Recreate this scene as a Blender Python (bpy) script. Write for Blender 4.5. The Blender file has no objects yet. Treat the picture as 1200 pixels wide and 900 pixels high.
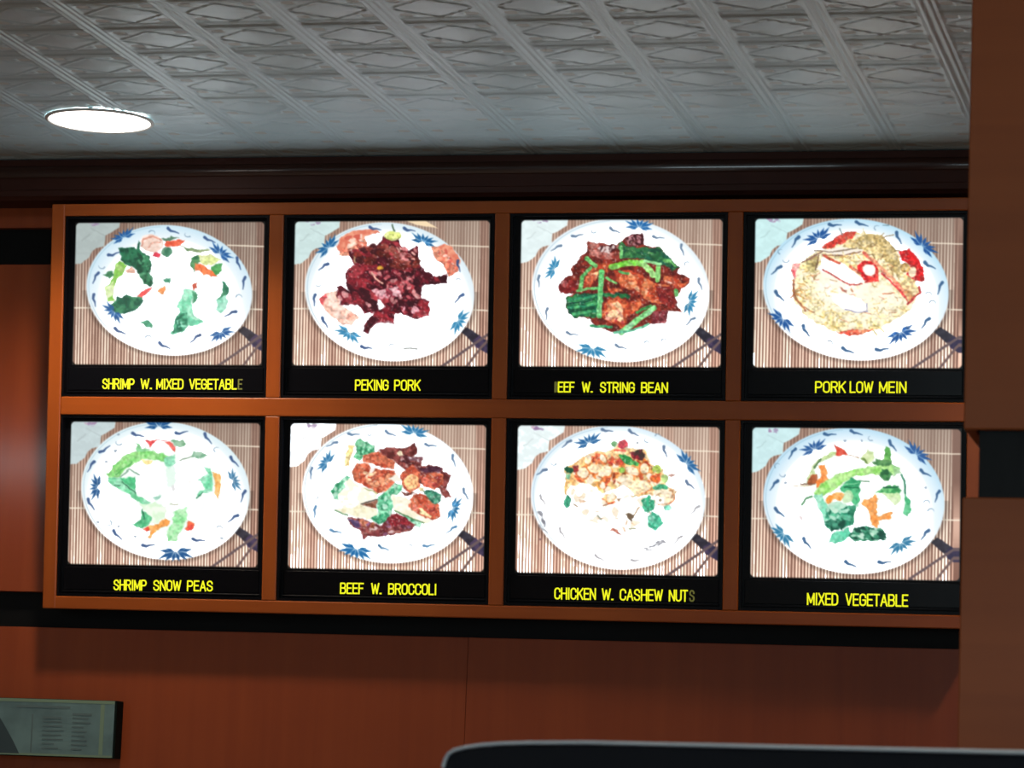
import bpy, bmesh, math, random
import numpy as np
from mathutils import Vector, Matrix, Euler

S = bpy.context.scene
C = bpy.context.collection
# ------------------------------------------------------------------ camera (solved from the board's 16 rows of corners)
YAW, PIT, ROL, FPX = 0.2369093, 0.1356092, -0.0383108, 3916.69
Z0 = 2.3576                                   # height of the first screen's top edge above the floor
def rmat(y, p, r):
    Rz = np.array([[math.cos(y), -math.sin(y), 0], [math.sin(y), math.cos(y), 0], [0, 0, 1]])
    Rx = np.array([[1, 0, 0], [0, math.cos(p), -math.sin(p)], [0, math.sin(p), math.cos(p)]])
    Ry = np.array([[math.cos(r), 0, math.sin(r)], [0, 1, 0], [-math.sin(r), 0, math.cos(r)]])
    return Rz @ Rx @ Ry
RM = rmat(YAW, PIT, ROL)
CAM = np.array([2.33849, -6.02089, -1.15757 + Z0])
cd = bpy.data.cameras.new('camera'); cam = bpy.data.objects.new('camera', cd); C.objects.link(cam)
cd.sensor_width = 36.0; cd.lens = FPX / 1200 * 36.0; cd.clip_start = 0.05
cam.matrix_world = Matrix([[RM[0, 0], RM[0, 2], -RM[0, 1], CAM[0]], [RM[1, 0], RM[1, 2], -RM[1, 1], CAM[1]],
                           [RM[2, 0], RM[2, 2], -RM[2, 1], CAM[2]], [0, 0, 0, 1]])
cd.dof.use_dof = True; cd.dof.focus_distance = 6.9; cd.dof.aperture_fstop = 20
S.camera = cam
def ray(px, py): return RM @ np.array([(px - 600) / FPX, 1.0, -(py - 450) / FPX])
def onY(px, py, y): d = ray(px, py); return CAM + d * (y - CAM[1]) / d[1]
def onZ(px, py, z): d = ray(px, py); return CAM + d * (z - CAM[2]) / d[2]

# ------------------------------------------------------------------ world, exposure, large lights
w = bpy.data.worlds.new('world'); S.world = w; w.use_nodes = True
w.node_tree.nodes['Background'].inputs[0].default_value = (0.6, 0.75, 1.0, 1); w.node_tree.nodes['Background'].inputs[1].default_value = 0.05
S.view_settings.view_transform = 'Standard'; S.view_settings.look = 'None'
S.view_settings.exposure = 0.0; S.view_settings.gamma = 1.0; S.view_settings.use_curve_mapping = False
def area(name, loc, size, rot, power, col):
    l = bpy.data.lights.new(name, 'AREA'); l.shape = 'RECTANGLE'; l.size, l.size_y = size; l.energy = power; l.color = col
    o = bpy.data.objects.new(name, l); C.objects.link(o); o.location = loc; o.rotation_euler = rot; return o
YF = -9.0
WIN = [(2.1, 1.7), (4.0, 1.7)]        # unseen windows added behind the camera for cool fill light: centre x, width
for x, ww in WIN: area('window_daylight', (x, YF + .06, 1.45), (ww, 1.5), (math.radians(90), 0, 0), 20 * ww, (0.72, 0.92, 1.0))  # cool fill light set in the added windows

# ------------------------------------------------------------------ helpers
def new_mat(name): m = bpy.data.materials.new(name); m.use_nodes = True; return m, m.node_tree, m.node_tree.nodes['Principled BSDF']
def simple(name, col, rough=.5, metal=0, emit=None, es=0, coat=0, spec=.5):
    m, nt, b = new_mat(name)
    b.inputs['Base Color'].default_value = (*col, 1); b.inputs['Roughness'].default_value = rough; b.inputs['Metallic'].default_value = metal
    b.inputs['Coat Weight'].default_value = coat; b.inputs['Coat Roughness'].default_value = .15; b.inputs['Specular IOR Level'].default_value = spec
    if emit: b.inputs['Emission Color'].default_value = (*emit, 1); b.inputs['Emission Strength'].default_value = es
    n = nt.nodes.new('ShaderNodeTexNoise'); n.inputs['Scale'].default_value = 60
    r = nt.nodes.new('ShaderNodeMapRange'); r.inputs[3].default_value = rough * .85; r.inputs[4].default_value = min(1, rough * 1.15)
    nt.links.new(n.outputs[0], r.inputs[0]); nt.links.new(r.outputs[0], b.inputs['Roughness'])
    return m
def wood(name, c1, c2, axis='Z', rough=.38, coat=.25, scale=1.0, croug=.2, mottle=.5):
    m, nt, b = new_mat(name); N, L = nt.nodes, nt.links
    tc = N.new('ShaderNodeTexCoord'); mp = N.new('ShaderNodeMapping'); L.new(tc.outputs['Object'], mp.inputs[0])
    sc = {'X': (2.2, 55, 55), 'Z': (55, 55, 2.2)}[axis]; mp.inputs['Scale'].default_value = [v * scale for v in sc]
    n = N.new('ShaderNodeTexNoise'); n.inputs['Scale'].default_value = 1.0; n.inputs['Detail'].default_value = 5; n.inputs['Distortion'].default_value = .6
    L.new(mp.outputs[0], n.inputs[0])
    n2 = N.new('ShaderNodeTexNoise'); n2.inputs['Scale'].default_value = 5.0; n2.inputs['Detail'].default_value = 3; L.new(tc.outputs['Object'], n2.inputs[0])
    mx = N.new('ShaderNodeMix'); mx.data_type = 'FLOAT'; mx.inputs[0].default_value = mottle; L.new(n.outputs[0], mx.inputs[2]); L.new(n2.outputs[0], mx.inputs[3])
    cr = N.new('ShaderNodeValToRGB'); cr.color_ramp.elements[0].position = .3; cr.color_ramp.elements[1].position = .7
    cr.color_ramp.elements[0].color = (*c1, 1); cr.color_ramp.elements[1].color = (*c2, 1)
    L.new(mx.outputs[0], cr.inputs[0]); L.new(cr.outputs[0], b.inputs['Base Color'])
    b.inputs['Roughness'].default_value = rough; b.inputs['Coat Weight'].default_value = coat; b.inputs['Coat Roughness'].default_value = croug
    b.inputs['Specular IOR Level'].default_value = .3
    bp = N.new('ShaderNodeBump'); bp.inputs['Strength'].default_value = .08; bp.inputs['Distance'].default_value = .001; L.new(n.outputs[0], bp.inputs['Height']); L.new(bp.outputs[0], b.inputs['Normal'])
    return m
def link(name, me, mat, parent=None):
    o = bpy.data.objects.new(name, me); C.objects.link(o)
    if mat: me.materials.append(mat)
    if parent: o.parent = parent
    return o
def add_box(bm, x0, x1, y0, y1, z0, z1, bev=0.0, seg=2):
    r = bmesh.ops.create_cube(bm, size=1.0)['verts']
    for v in r: v.co = Vector((x0 + (v.co.x + .5) * (x1 - x0), y0 + (v.co.y + .5) * (y1 - y0), z0 + (v.co.z + .5) * (z1 - z0)))
    if bev:
        es = list({e for v in r for e in v.link_edges})
        bmesh.ops.bevel(bm, geom=es, offset=bev, segments=seg, profile=.5, affect='EDGES')
def box(name, x0, x1, y0, y1, z0, z1, mat, parent=None, bev=0.0, seg=2):
    bm = bmesh.new(); add_box(bm, x0, x1, y0, y1, z0, z1, bev, seg)
    me = bpy.data.meshes.new(name); bm.to_mesh(me); bm.free(); return link(name, me, mat, parent)
def bmobj(name, bm, mat, parent=None, smooth=False):
    me = bpy.data.meshes.new(name); bm.to_mesh(me); bm.free()
    if smooth:
        for p in me.polygons: p.use_smooth = True
    return link(name, me, mat, parent)
def extrude(name, prof, x0, x1, mat, parent=None, smooth=False):
    """profile in (y, z) swept along x"""
    bm = bmesh.new(); a = [bm.verts.new((x0, y, z)) for y, z in prof]; b = [bm.verts.new((x1, y, z)) for y, z in prof]
    n = len(prof); bm.faces.new(a); bm.faces.new(b[::-1])
    for i in range(n): bm.faces.new((a[i], b[i], b[(i + 1) % n], a[(i + 1) % n]))
    bmesh.ops.recalc_face_normals(bm, faces=bm.faces); return bmobj(name, bm, mat, parent, smooth)
def empty(name, loc=(0, 0, 0), rot=(0, 0, 0), parent=None):
    o = bpy.data.objects.new(name, None); C.objects.link(o); o.location = loc; o.rotation_euler = rot; o.empty_display_size = .1
    if parent: o.parent = parent
    return o
def tag(o, label=None, cat=None, group=None, kind=None):
    for k, v in (('label', label), ('category', cat), ('group', group), ('kind', kind)):
        if v: o[k] = v
    return o

W_CHERRY = wood('cherry_frame_wood', (.34, .066, .008), (.46, .105, .013), 'X', mottle=.6)
W_CHERRYZ = wood('cherry_stile_wood', (.34, .066, .008), (.46, .105, .013), 'Z', mottle=.6)
W_PANEL = wood('cherry_wall_panel', (.27, .047, .012), (.35, .068, .016), 'Z', rough=.42, coat=.55, croug=.10, scale=.6, mottle=.35)
W_PILLAR = wood('brown_pillar_veneer', (.27, .066, .017), (.34, .088, .023), 'X', rough=.6, coat=.04, scale=.5, mottle=.3)
W_SHADED = wood('dark_crown_wood', (.040, .010, .006), (.062, .015, .008), 'X', rough=.55, coat=.0)  # shade above the lamp's beam is put into this dark base colour
W_NOSE = wood('polished_dark_nosing', (.030, .009, .006), (.045, .012, .008), 'X', rough=.35, coat=1.0, croug=.10)  # same shaded tone as the fascia, polished
BLACK = simple('black_laminate', (.004, .0045, .005), .5, spec=.15)
BEZEL = simple('black_plastic', (.003, .003, .005), .35, spec=.15)
STRIP = simple('smoked_strip', (.003, .003, .005), .25, spec=.2)
CEILM = simple('embossed_white_vinyl', (.52, .70, .775), .42, spec=.5)
PLAIN = simple('plain_ceiling', (.53, .60, .61), .6)
FLOORM = simple('terracotta_tile', (.34, .25, .19), .4)
WALLM = simple('painted_wall', (.32, .26, .2), .7)
GLOW = simple('caption_yellow', (.3, .3, .02), .5, emit=(.86, .88, .008), es=1.0)
DIMGLOW = simple('faded_caption', (.1, .1, .02), .5, emit=(.16, .16, .03), es=.6)
LENS = simple('lamp_lens', (.9, .9, .9), .4, emit=(1.0, .92, .84), es=10.0)
PANELGLOW = simple('panel_diffuser', (.8, .85, .9), .5, emit=(.78, .92, 1.0), es=8.0)
TRIMM = simple('lamp_trim', (.7, .68, .66), .4)
VINYL = simple('black_vinyl', (.004, .006, .010), .4, spec=.15)
PIPE = simple('grey_piping', (.34, .42, .50), .3, coat=.3)  # pale blue-grey stands in for the highlight along the black edge
for m in (GLOW, DIMGLOW): m.cycles.emission_sampling = 'NONE'

# ------------------------------------------------------------------ the room
YW = .12                              # face of the wall panels
YC = .035                             # face of the dark fascia under the ceiling
KC = (YC + 6.02089) / (.12 + 6.02089)
ZC = -1.15757 + 1.3080 * KC + Z0      # ceiling
XL, XR = -3.8, 5.2
floor = tag(box('floor', XL, XR, YF, .16, -.05, 0, FLOORM), kind='structure')
for nm, a in (('wall_left', (XL - .1, XL, YF - .1, .26, 0, ZC)), ('wall_right', (XR, XR + .1, YF - .1, .26, 0, ZC))):
    tag(box(nm, *a, WALLM), kind='structure')
bm = bmesh.new()                      # wall behind the camera with openings for the added windows
xs = [XL] + [v for x, ww in WIN for v in (x - ww / 2, x + ww / 2)] + [XR]
add_box(bm, XL, XR, YF - .1, YF, 0, .7); add_box(bm, XL, XR, YF - .1, YF, 2.2, ZC)
for i in range(0, len(xs), 2): add_box(bm, xs[i], xs[i + 1], YF - .1, YF, .7, 2.2)
tag(bmobj('wall_front', bm, WALLM), kind='structure')
for k, (x, ww) in enumerate(WIN):
    bm = bmesh.new()
    for a in ((x - ww / 2, x + ww / 2, .7, .75), (x - ww / 2, x + ww / 2, 2.15, 2.2), (x - ww / 2, x - ww / 2 + .05, .75, 2.15), (x + ww / 2 - .05, x + ww / 2, .75, 2.15), (x - .02, x + .02, .75, 2.15)):
        add_box(bm, a[0], a[1], YF - .07, YF - .02, a[2], a[3])
    tag(bmobj('window_%d' % (k + 1), bm, TRIMM), kind='structure')  # frames of the added windows
b1a, b1b = -.0614 + Z0, .0128 + Z0    # upper black reveal
b2a, b2b = -.7805 + Z0, -.7114 + Z0   # lower black reveal
wb = tag(box('wall_back', XL, XR, YW + .02, YW + .12, 0, ZC, BLACK), kind='structure')
def panels(z0, z1, joints):
    for a, b in zip(joints[:-1], joints[1:]):
        box('panel', a + .0003, b - .0003, YW, YW + .02, z0, z1, W_PANEL, wb, bev=.0006, seg=1)
panels(b1b, ZC, [XL, -1.65, -.43, .79, 2.01, 3.23, XR]); panels(b2b, b1a, [XL, -1.65, -.43, .79, 2.01, 3.23, XR]); panels(0, b2a, [XL, -1.65, -.43, .79, 2.01, 3.23, XR])
# crown moulding: a stepped fascia with a rounded nose, glossy, with shade put into its dark wood colour
prof = [(YW, ZC), (YC, ZC), (YC, ZC - .074), (YC + .006, ZC - .080), (YW, ZC - .080)]
t1 = tag(extrude('trim_1', prof, XL, XR, W_SHADED), kind='structure')
prof = [(YC, ZC - .013)] + [(YC - .0005 - .003 * math.sin(k * math.pi / 12), ZC - .013 - .024 * (k / 12)) for k in range(0, 13)] + [(YC, ZC - .037)]
extrude('nosing', prof, XL, XR, W_NOSE, t1, True)
prof = [(YC, ZC - .060), (YC - .003, ZC - .062), (YC - .003, ZC - .073), (YC, ZC - .075)]
extrude('lower_bead', prof, XL, XR, W_SHADED, t1)

# ceiling: plain sheet, and embossed square tiles where the photograph shows them
ceil = tag(box('ceiling', XL, XR, YF, .24, ZC + .004, ZC + .06, PLAIN), kind='structure')
T = .1735 * KC; NX = 56
def hgt(u, v):
    """relief of one tile, u,v in 0..1, positive = down into the room (metres)"""
    h = 0.0; e = min(u, 1 - u); f = min(v, 1 - v)
    def ridge(d, c, wd, a): return a * math.exp(-((d - c) / wd) ** 2)
    h += ridge(e, .04, .013, .0020) + ridge(e, .095, .012, .0015)
    if .10 < u < .90: h += ridge(f, .035, .011, .0015) + ridge(f, .08, .011, .0015) + ridge(f, .125, .011, .0011)
    a, b = abs(u - .5), abs(v - .5)
    if e > .12 and f > .15:
        h += ridge(a * .95 + b * 1.15, .385, .013, .0016)          # diamond
        t = max(0, 1 - (a * .95 + b * 1.15) / .36); h += .0014 * t * (2 - t)
    for cu in (.20, .80):
        for cv in (.24, .76):
            d = ((u - cu) / .075) ** 2 + ((v - cv) / .055) ** 2
            h -= .0030 * math.exp(-d * 1.3)                         # pressed leaf
            h += .0016 * math.exp(-(((u - cu * .8 - .1) / .04) ** 2 + ((v - cv) / .03) ** 2))
    return h * 1.5
co = []; fc = []
for j in range(NX + 1):
    for i in range(NX + 1):
        u, v = i / NX, j / NX
        co.append(((u - .5) * T * .998, (v - .5) * T * .998, -hgt(u, v) - .0005))
for j in range(NX):
    for i in range(NX):
        a = j * (NX + 1) + i; fc.append((a, a + NX + 1, a + NX + 2, a + 1))
tile = bpy.data.meshes.new('ceiling_tile'); tile.from_pydata(co, [], fc); tile.materials.append(CEILM)
for p in tile.polygons: p.use_smooth = True
GX0 = 2.33849 + (.19 - 2.33849) * KC
for j in range(10):
    for i in range(-4, 12):
        o = bpy.data.objects.new('ceiling_tile', tile); C.objects.link(o); o.parent = ceil
        o.location = (GX0 + (i + .5) * T, YC - .075 - (j + .0) * T, ZC + .0035)
        if j == 0: pass

# recessed lamps: the photograph's one, its inferred neighbours, and unseen room lamps added for fill
def lamp(name, x, y, label, r=.092, mat=LENS, power=33, cone=138):
    t = tag(empty(name, (x, y, ZC)), label, 'lamp', 'recessed ceiling lamps')
    bm = bmesh.new(); n = 48
    pr = [(r, .0), (r + .002, -.004), (r + .005, -.005), (r + .008, -.003), (r + .008, .0)]
    rings = [[bm.verts.new((q * math.cos(2 * math.pi * k / n), q * math.sin(2 * math.pi * k / n), z)) for k in range(n)] for q, z in pr]
    for a, b in zip(rings[:-1], rings[1:]):
        for k in range(n): bm.faces.new((a[k], a[(k + 1) % n], b[(k + 1) % n], b[k]))
    bmobj('trim_ring', bm, TRIMM, t, True)
    bm = bmesh.new(); c = bm.verts.new((0, 0, -.005)); ed = [bm.verts.new((r * math.cos(2 * math.pi * k / n), r * math.sin(2 * math.pi * k / n), -.003)) for k in range(n)]
    for k in range(n): bm.faces.new((c, ed[(k + 1) % n], ed[k]))
    bmobj('lens', bm, mat, t, True)
    l = bpy.data.lights.new('lamp_beam', 'SPOT'); l.energy = power; l.color = (1.0, .80, .58); l.spot_size = math.radians(cone); l.spot_blend = .7; l.shadow_soft_size = .05
    o = bpy.data.objects.new('lamp_beam', l); C.objects.link(o); o.parent = t; o.location = (0, 0, -.012)
    return t
lx, ly = 2.33849 + (.127 - 2.33849) * KC, -6.02089 + (6.02089 - .233) * KC
lamp('recessed_lamp', lx, ly, 'round recessed ceiling lamp glowing white at the top left, above the board')
lamp('recessed_lamp', 2.22, -.233, 'round recessed ceiling lamp beyond the pillar to the right, outside the view')
for q_, (x, y, s_) in enumerate(((.127, -1.45, 'just above the top edge of the view, nearer than the lit one'), (2.3, -4.3, 'over the aisle before the pillar'), (-1.2, -4.3, 'over the dining room, left of the aisle'), (-1.2, -7.2, 'at the far end of the dining room, left'), (2.3, -7.2, 'behind the viewer by the windows'))):
    lamp('recessed_lamp', x, y, 'recessed ceiling lamp ' + s_, power=6 if q_ == 0 else 72)  # last four are unseen, added so floor bounce brightens the ceiling

for x, y, wh in ((-2.2, -5.0, 'left, over the dining room'),):
    t = tag(empty('ceiling_light_panel', (x, y, ZC + .004)), 'cool white square ceiling light panel behind the viewer, ' + wh, 'lamp')
    bm = bmesh.new()
    for q in ((-.62, .62, -.44, -.40), (-.62, .62, .40, .44), (-.62, -.58, -.40, .40), (.58, .62, -.40, .40)): add_box(bm, q[0], q[1], q[2], q[3], -.012, 0)
    bmobj('frame', bm, TRIMM, t); box('diffuser', -.58, .58, -.40, .40, -.006, 0, PANELGLOW, t)

# ------------------------------------------------------------------ menu board
TILT = .08848901
P, Q, SW, SH = .445, .3864648, .3856929, .2776368
BL, BR, BT, BB = .0215424, .0090443, .0122895, .0614174
Rb = Euler((TILT, 0, 0)).to_matrix(); ORG = Vector((0, 0, Z0))
CL = Rb.inverted() @ (Vector(CAM) - ORG)               # camera in board space, only used to carry measured corners to the recessed plane
def at(px, py, d):
    """photo pixel -> (x, z) on the board-space plane y = d"""
    v = Rb.inverted() @ Vector(ray(px, py)); t = (d - CL.y) / v.y
    return (CL.x + v.x * t, CL.z + v.z * t)
def deep(x, z, d): k = (d - CL.y) / (0 - CL.y); return (CL.x + (x - CL.x) * k, CL.z + (z - CL.z) * k)
board = tag(empty('menu_board_frame', ORG, (TILT, 0, 0)), 'orange cherry wood frame holding eight lit menu displays in two rows of four', 'frame')
FW = .027
x0, x1 = -BL - FW, 3 * P + SW + BR + .030; zt, zb = BT + .0235, -Q - SH - BB - .0245
FY0, FY1 = -.002, .045
box('top_rail', x0, x1, FY0, FY1, BT, zt, W_CHERRY, board, .002)
box('bottom_rail', x0, x1, FY0, FY1, zb, -Q - SH - BB, W_CHERRY, board, .002)
box('middle_rail', x0 + FW, x1 - .03, FY0, FY1, -Q + BT, -SH - BB, W_CHERRY, board, .002)
box('left_stile', x0, x0 + FW, FY0 - .0004, FY1, zb, zt, W_CHERRYZ, board, .002)
box('right_stile', x1 - .03, x1, FY0 - .0004, FY1, zb, zt, W_CHERRYZ, board, .002)
for c in range(1, 4):
    for a, b in ((BT, -SH - BB), (-Q + BT, -Q - SH - BB)):
        box('stile', (c - 1) * P + SW + BR, c * P - BL, FY0 + .0004, FY1, b, a, W_CHERRYZ, board, .002)
bpn = box('back_panel', x0 + .01, x1 - .01, FY1, FY1 + .014, zb + .01, zt - .01, BLACK, board)
for bx in (x0 + .15, x1 - .15):                        # brackets carrying the board from the wall
    box('wall_bracket', bx - .02, bx + .02, FY1 + .014, .105, zt - .10, zt - .07, BLACK, board)

# ---------- flat printed dish pictures, painted by arithmetic (numpy) ----------
SX, SY = 400, 300                      # raster of one picture, 3 crop units per cell
YY, XX = np.mgrid[0:SY, 0:SX].astype(np.float32) * 3.0 + 1.5
def vnoise(seed, cell):
    r = np.random.RandomState(seed)
    gy, gx = int(900 / cell) + 3, int(1200 / cell) + 3
    g = r.rand(gy, gx)
    fx, fy = XX / cell, YY / cell
    ix, iy = fx.astype(int), fy.astype(int)
    tx, ty = fx - ix, fy - iy
    tx = tx * tx * (3 - 2 * tx); ty = ty * ty * (3 - 2 * ty)
    return (g[iy, ix] * (1 - tx) + g[iy, ix + 1] * tx) * (1 - ty) + (g[iy + 1, ix] * (1 - tx) + g[iy + 1, ix + 1] * tx) * ty
NO = [0.55 * vnoise(s, 34) + 0.45 * vnoise(s + 50, 15) for s in range(4)]
WX = (vnoise(91, 24) - .5) * 14 + (vnoise(92, 9) - .5) * 6
WY = (vnoise(93, 24) - .5) * 14 + (vnoise(94, 9) - .5) * 6
class Pic:
    def __init__(s): s.a = np.zeros((SY, SX, 3), np.float32)
    def mix(s, m, c, c2=None, k=0):
        c = np.array(c, np.float32)
        if c2 is not None:
            t = np.clip((NO[k % 4] - .5) * 3.2 + .5, 0, 1)[..., None]
            c = c * (1 - t) + np.array(c2, np.float32) * t
        m = m[..., None]
        s.a = s.a * (1 - m) + c * m
    def mask(s, pts, warp=1.0):
        X = XX + WX * warp; Y = YY + WY * warp
        ins = np.zeros((SY, SX), bool)
        d = np.full((SY, SX), 1e9, np.float32)
        n = len(pts)
        for i in range(n):
            x0, y0 = pts[i]; x1, y1 = pts[(i + 1) % n]
            if y0 != y1:
                c = ((y0 > Y) != (y1 > Y)) & (X < (x1 - x0) * (Y - y0) / (y1 - y0) + x0)
                ins ^= c
            L = (x1 - x0) ** 2 + (y1 - y0) ** 2 + 1e-6
            t = np.clip(((X - x0) * (x1 - x0) + (Y - y0) * (y1 - y0)) / L, 0, 1)
            d = np.minimum(d, (X - x0 - t * (x1 - x0)) ** 2 + (Y - y0 - t * (y1 - y0)) ** 2)
        d = np.sqrt(d)
        return np.clip(0.5 + np.where(ins, d, -d) / 6, 0, 1)
    def poly(s, pts, c, c2=None, k=0, warp=1.0, op=1.0):
        s.mix(s.mask(pts, warp) * op, c, c2, k)
    def line(s, pts, w, c, c2=None, warp=.5, op=1.0, taper=False):
        X = XX + WX * warp; Y = YY + WY * warp
        m = np.zeros((SY, SX), np.float32)
        n = len(pts) - 1
        for i in range(n):
            x0, y0 = pts[i]; x1, y1 = pts[i + 1]
            L = (x1 - x0) ** 2 + (y1 - y0) ** 2 + 1e-6
            t = np.clip(((X - x0) * (x1 - x0) + (Y - y0) * (y1 - y0)) / L, 0, 1)
            d = np.sqrt((X - x0 - t * (x1 - x0)) ** 2 + (Y - y0 - t * (y1 - y0)) ** 2)
            ww = w * (1 - .75 * (i + t) / n) if taper else w
            m = np.maximum(m, np.clip(.5 + (ww / 2 - d) / 5, 0, 1))
        s.mix(m * op, c, c2)
    def ell(s, cx, cy, rx, ry, ang, c, c2=None, k=0, warp=.6, op=1.0, soft=5):
        X = XX + WX * warp - cx; Y = YY + WY * warp - cy
        ca, sa = math.cos(ang), math.sin(ang)
        u = (X * ca + Y * sa) / rx; v = (-X * sa + Y * ca) / ry
        s.mix(np.clip(.5 + (1 - np.sqrt(u * u + v * v)) * min(rx, ry) / soft, 0, 1) * op, c, c2, k)
    def scat(s, pts, cols, n, sz, seed, asp=1.8, ang=None, op=.9, inside=True):
        m = s.mask(pts); r = random.Random(seed); old = s.a.copy()
        xs = [p[0] for p in pts]; ys = [p[1] for p in pts]
        for i in range(n):
            x = r.uniform(min(xs), max(xs)); y = r.uniform(min(ys), max(ys))
            iy, ix = int(np.clip(y / 3, 0, SY - 1)), int(np.clip(x / 3, 0, SX - 1))
            if m[iy, ix] < .5: continue
            q = r.uniform(.6, 1.4) * sz; a = r.uniform(0, 3.14) if ang is None else ang + r.uniform(-.4, .4)
            b = int(q * 1.5 * asp / 3) + 4
            y0, y1, x0, x1 = max(iy - b, 0), min(iy + b, SY), max(ix - b, 0), min(ix + b, SX)
            X = XX[y0:y1, x0:x1] + WX[y0:y1, x0:x1] * .7 - x; Y = YY[y0:y1, x0:x1] + WY[y0:y1, x0:x1] * .7 - y
            ca, sa = math.cos(a), math.sin(a)
            u = (X * ca + Y * sa) / (q * asp); v = (-X * sa + Y * ca) / q
            k = (np.clip(.5 + (1 - np.sqrt(u * u + v * v)) * q / 5, 0, 1) * op)[..., None]
            s.a[y0:y1, x0:x1] = s.a[y0:y1, x0:x1] * (1 - k) + np.array(r.choice(cols), np.float32) * k
        s.a = old * (1 - m[..., None]) + s.a * m[..., None]
BLU = (25, 85, 150); NAV = (45, 75, 125)
def lotus(p, x, y, ang, sc=1.0, col=BLU, op=1.0):
    # painted lotus: a fan of pointed petals on the rim, seen from the side; ang = direction of the fan's base line
    ca, sa = math.cos(ang), math.sin(ang); sc = sc * 1.2
    def T(u, v): return (x + (u * ca - v * sa) * sc, y + (u * sa + v * ca) * sc)
    for u0, u1, v1, w in ((-8, -62, -22, 9), (-6, -38, -30, 10), (0, -12, -34, 10), (2, 14, -34, 10), (6, 40, -30, 10), (8, 64, -22, 9),
                          (-14, -58, 8, 9), (14, 58, 8, 9), (-6, -34, 14, 8), (6, 34, 14, 8)):
        a = T(u0, 2); b = T(u1, v1)
        mx, my = (a[0] + b[0]) / 2, (a[1] + b[1]) / 2
        dx, dy = b[0] - a[0], b[1] - a[1]; L = math.hypot(dx, dy)
        nx, ny = -dy / L * w * sc * .7, dx / L * w * sc * .7
        p.poly([a, (mx + nx, my + ny), b, (mx - nx, my - ny)], col, warp=.25, op=op)
def squig(p, x, y, ang, L=60, col=NAV, op=.9, w=15):
    ca, sa = math.cos(ang), math.sin(ang); L *= 1.12; w *= 1.2
    def T(u, v): return (x + (u * ca - v * sa), y + (u * sa + v * ca))
    p.line([T(-L * .5, -5), T(-L * .2, 5), T(L * .1, 2), T(L * .5, 6)], w, col, warp=.2, op=op, taper=True)
def hook(p, x, y, ang, col=(110, 140, 165), op=.8, r=18):
    p.line([(x + r * math.cos(ang + t), y + r * .8 * math.sin(ang + t)) for t in (0, .8, 1.6, 2.4, 3.1)], 7, col, warp=.2, op=op, taper=True)
FR = {}
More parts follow.
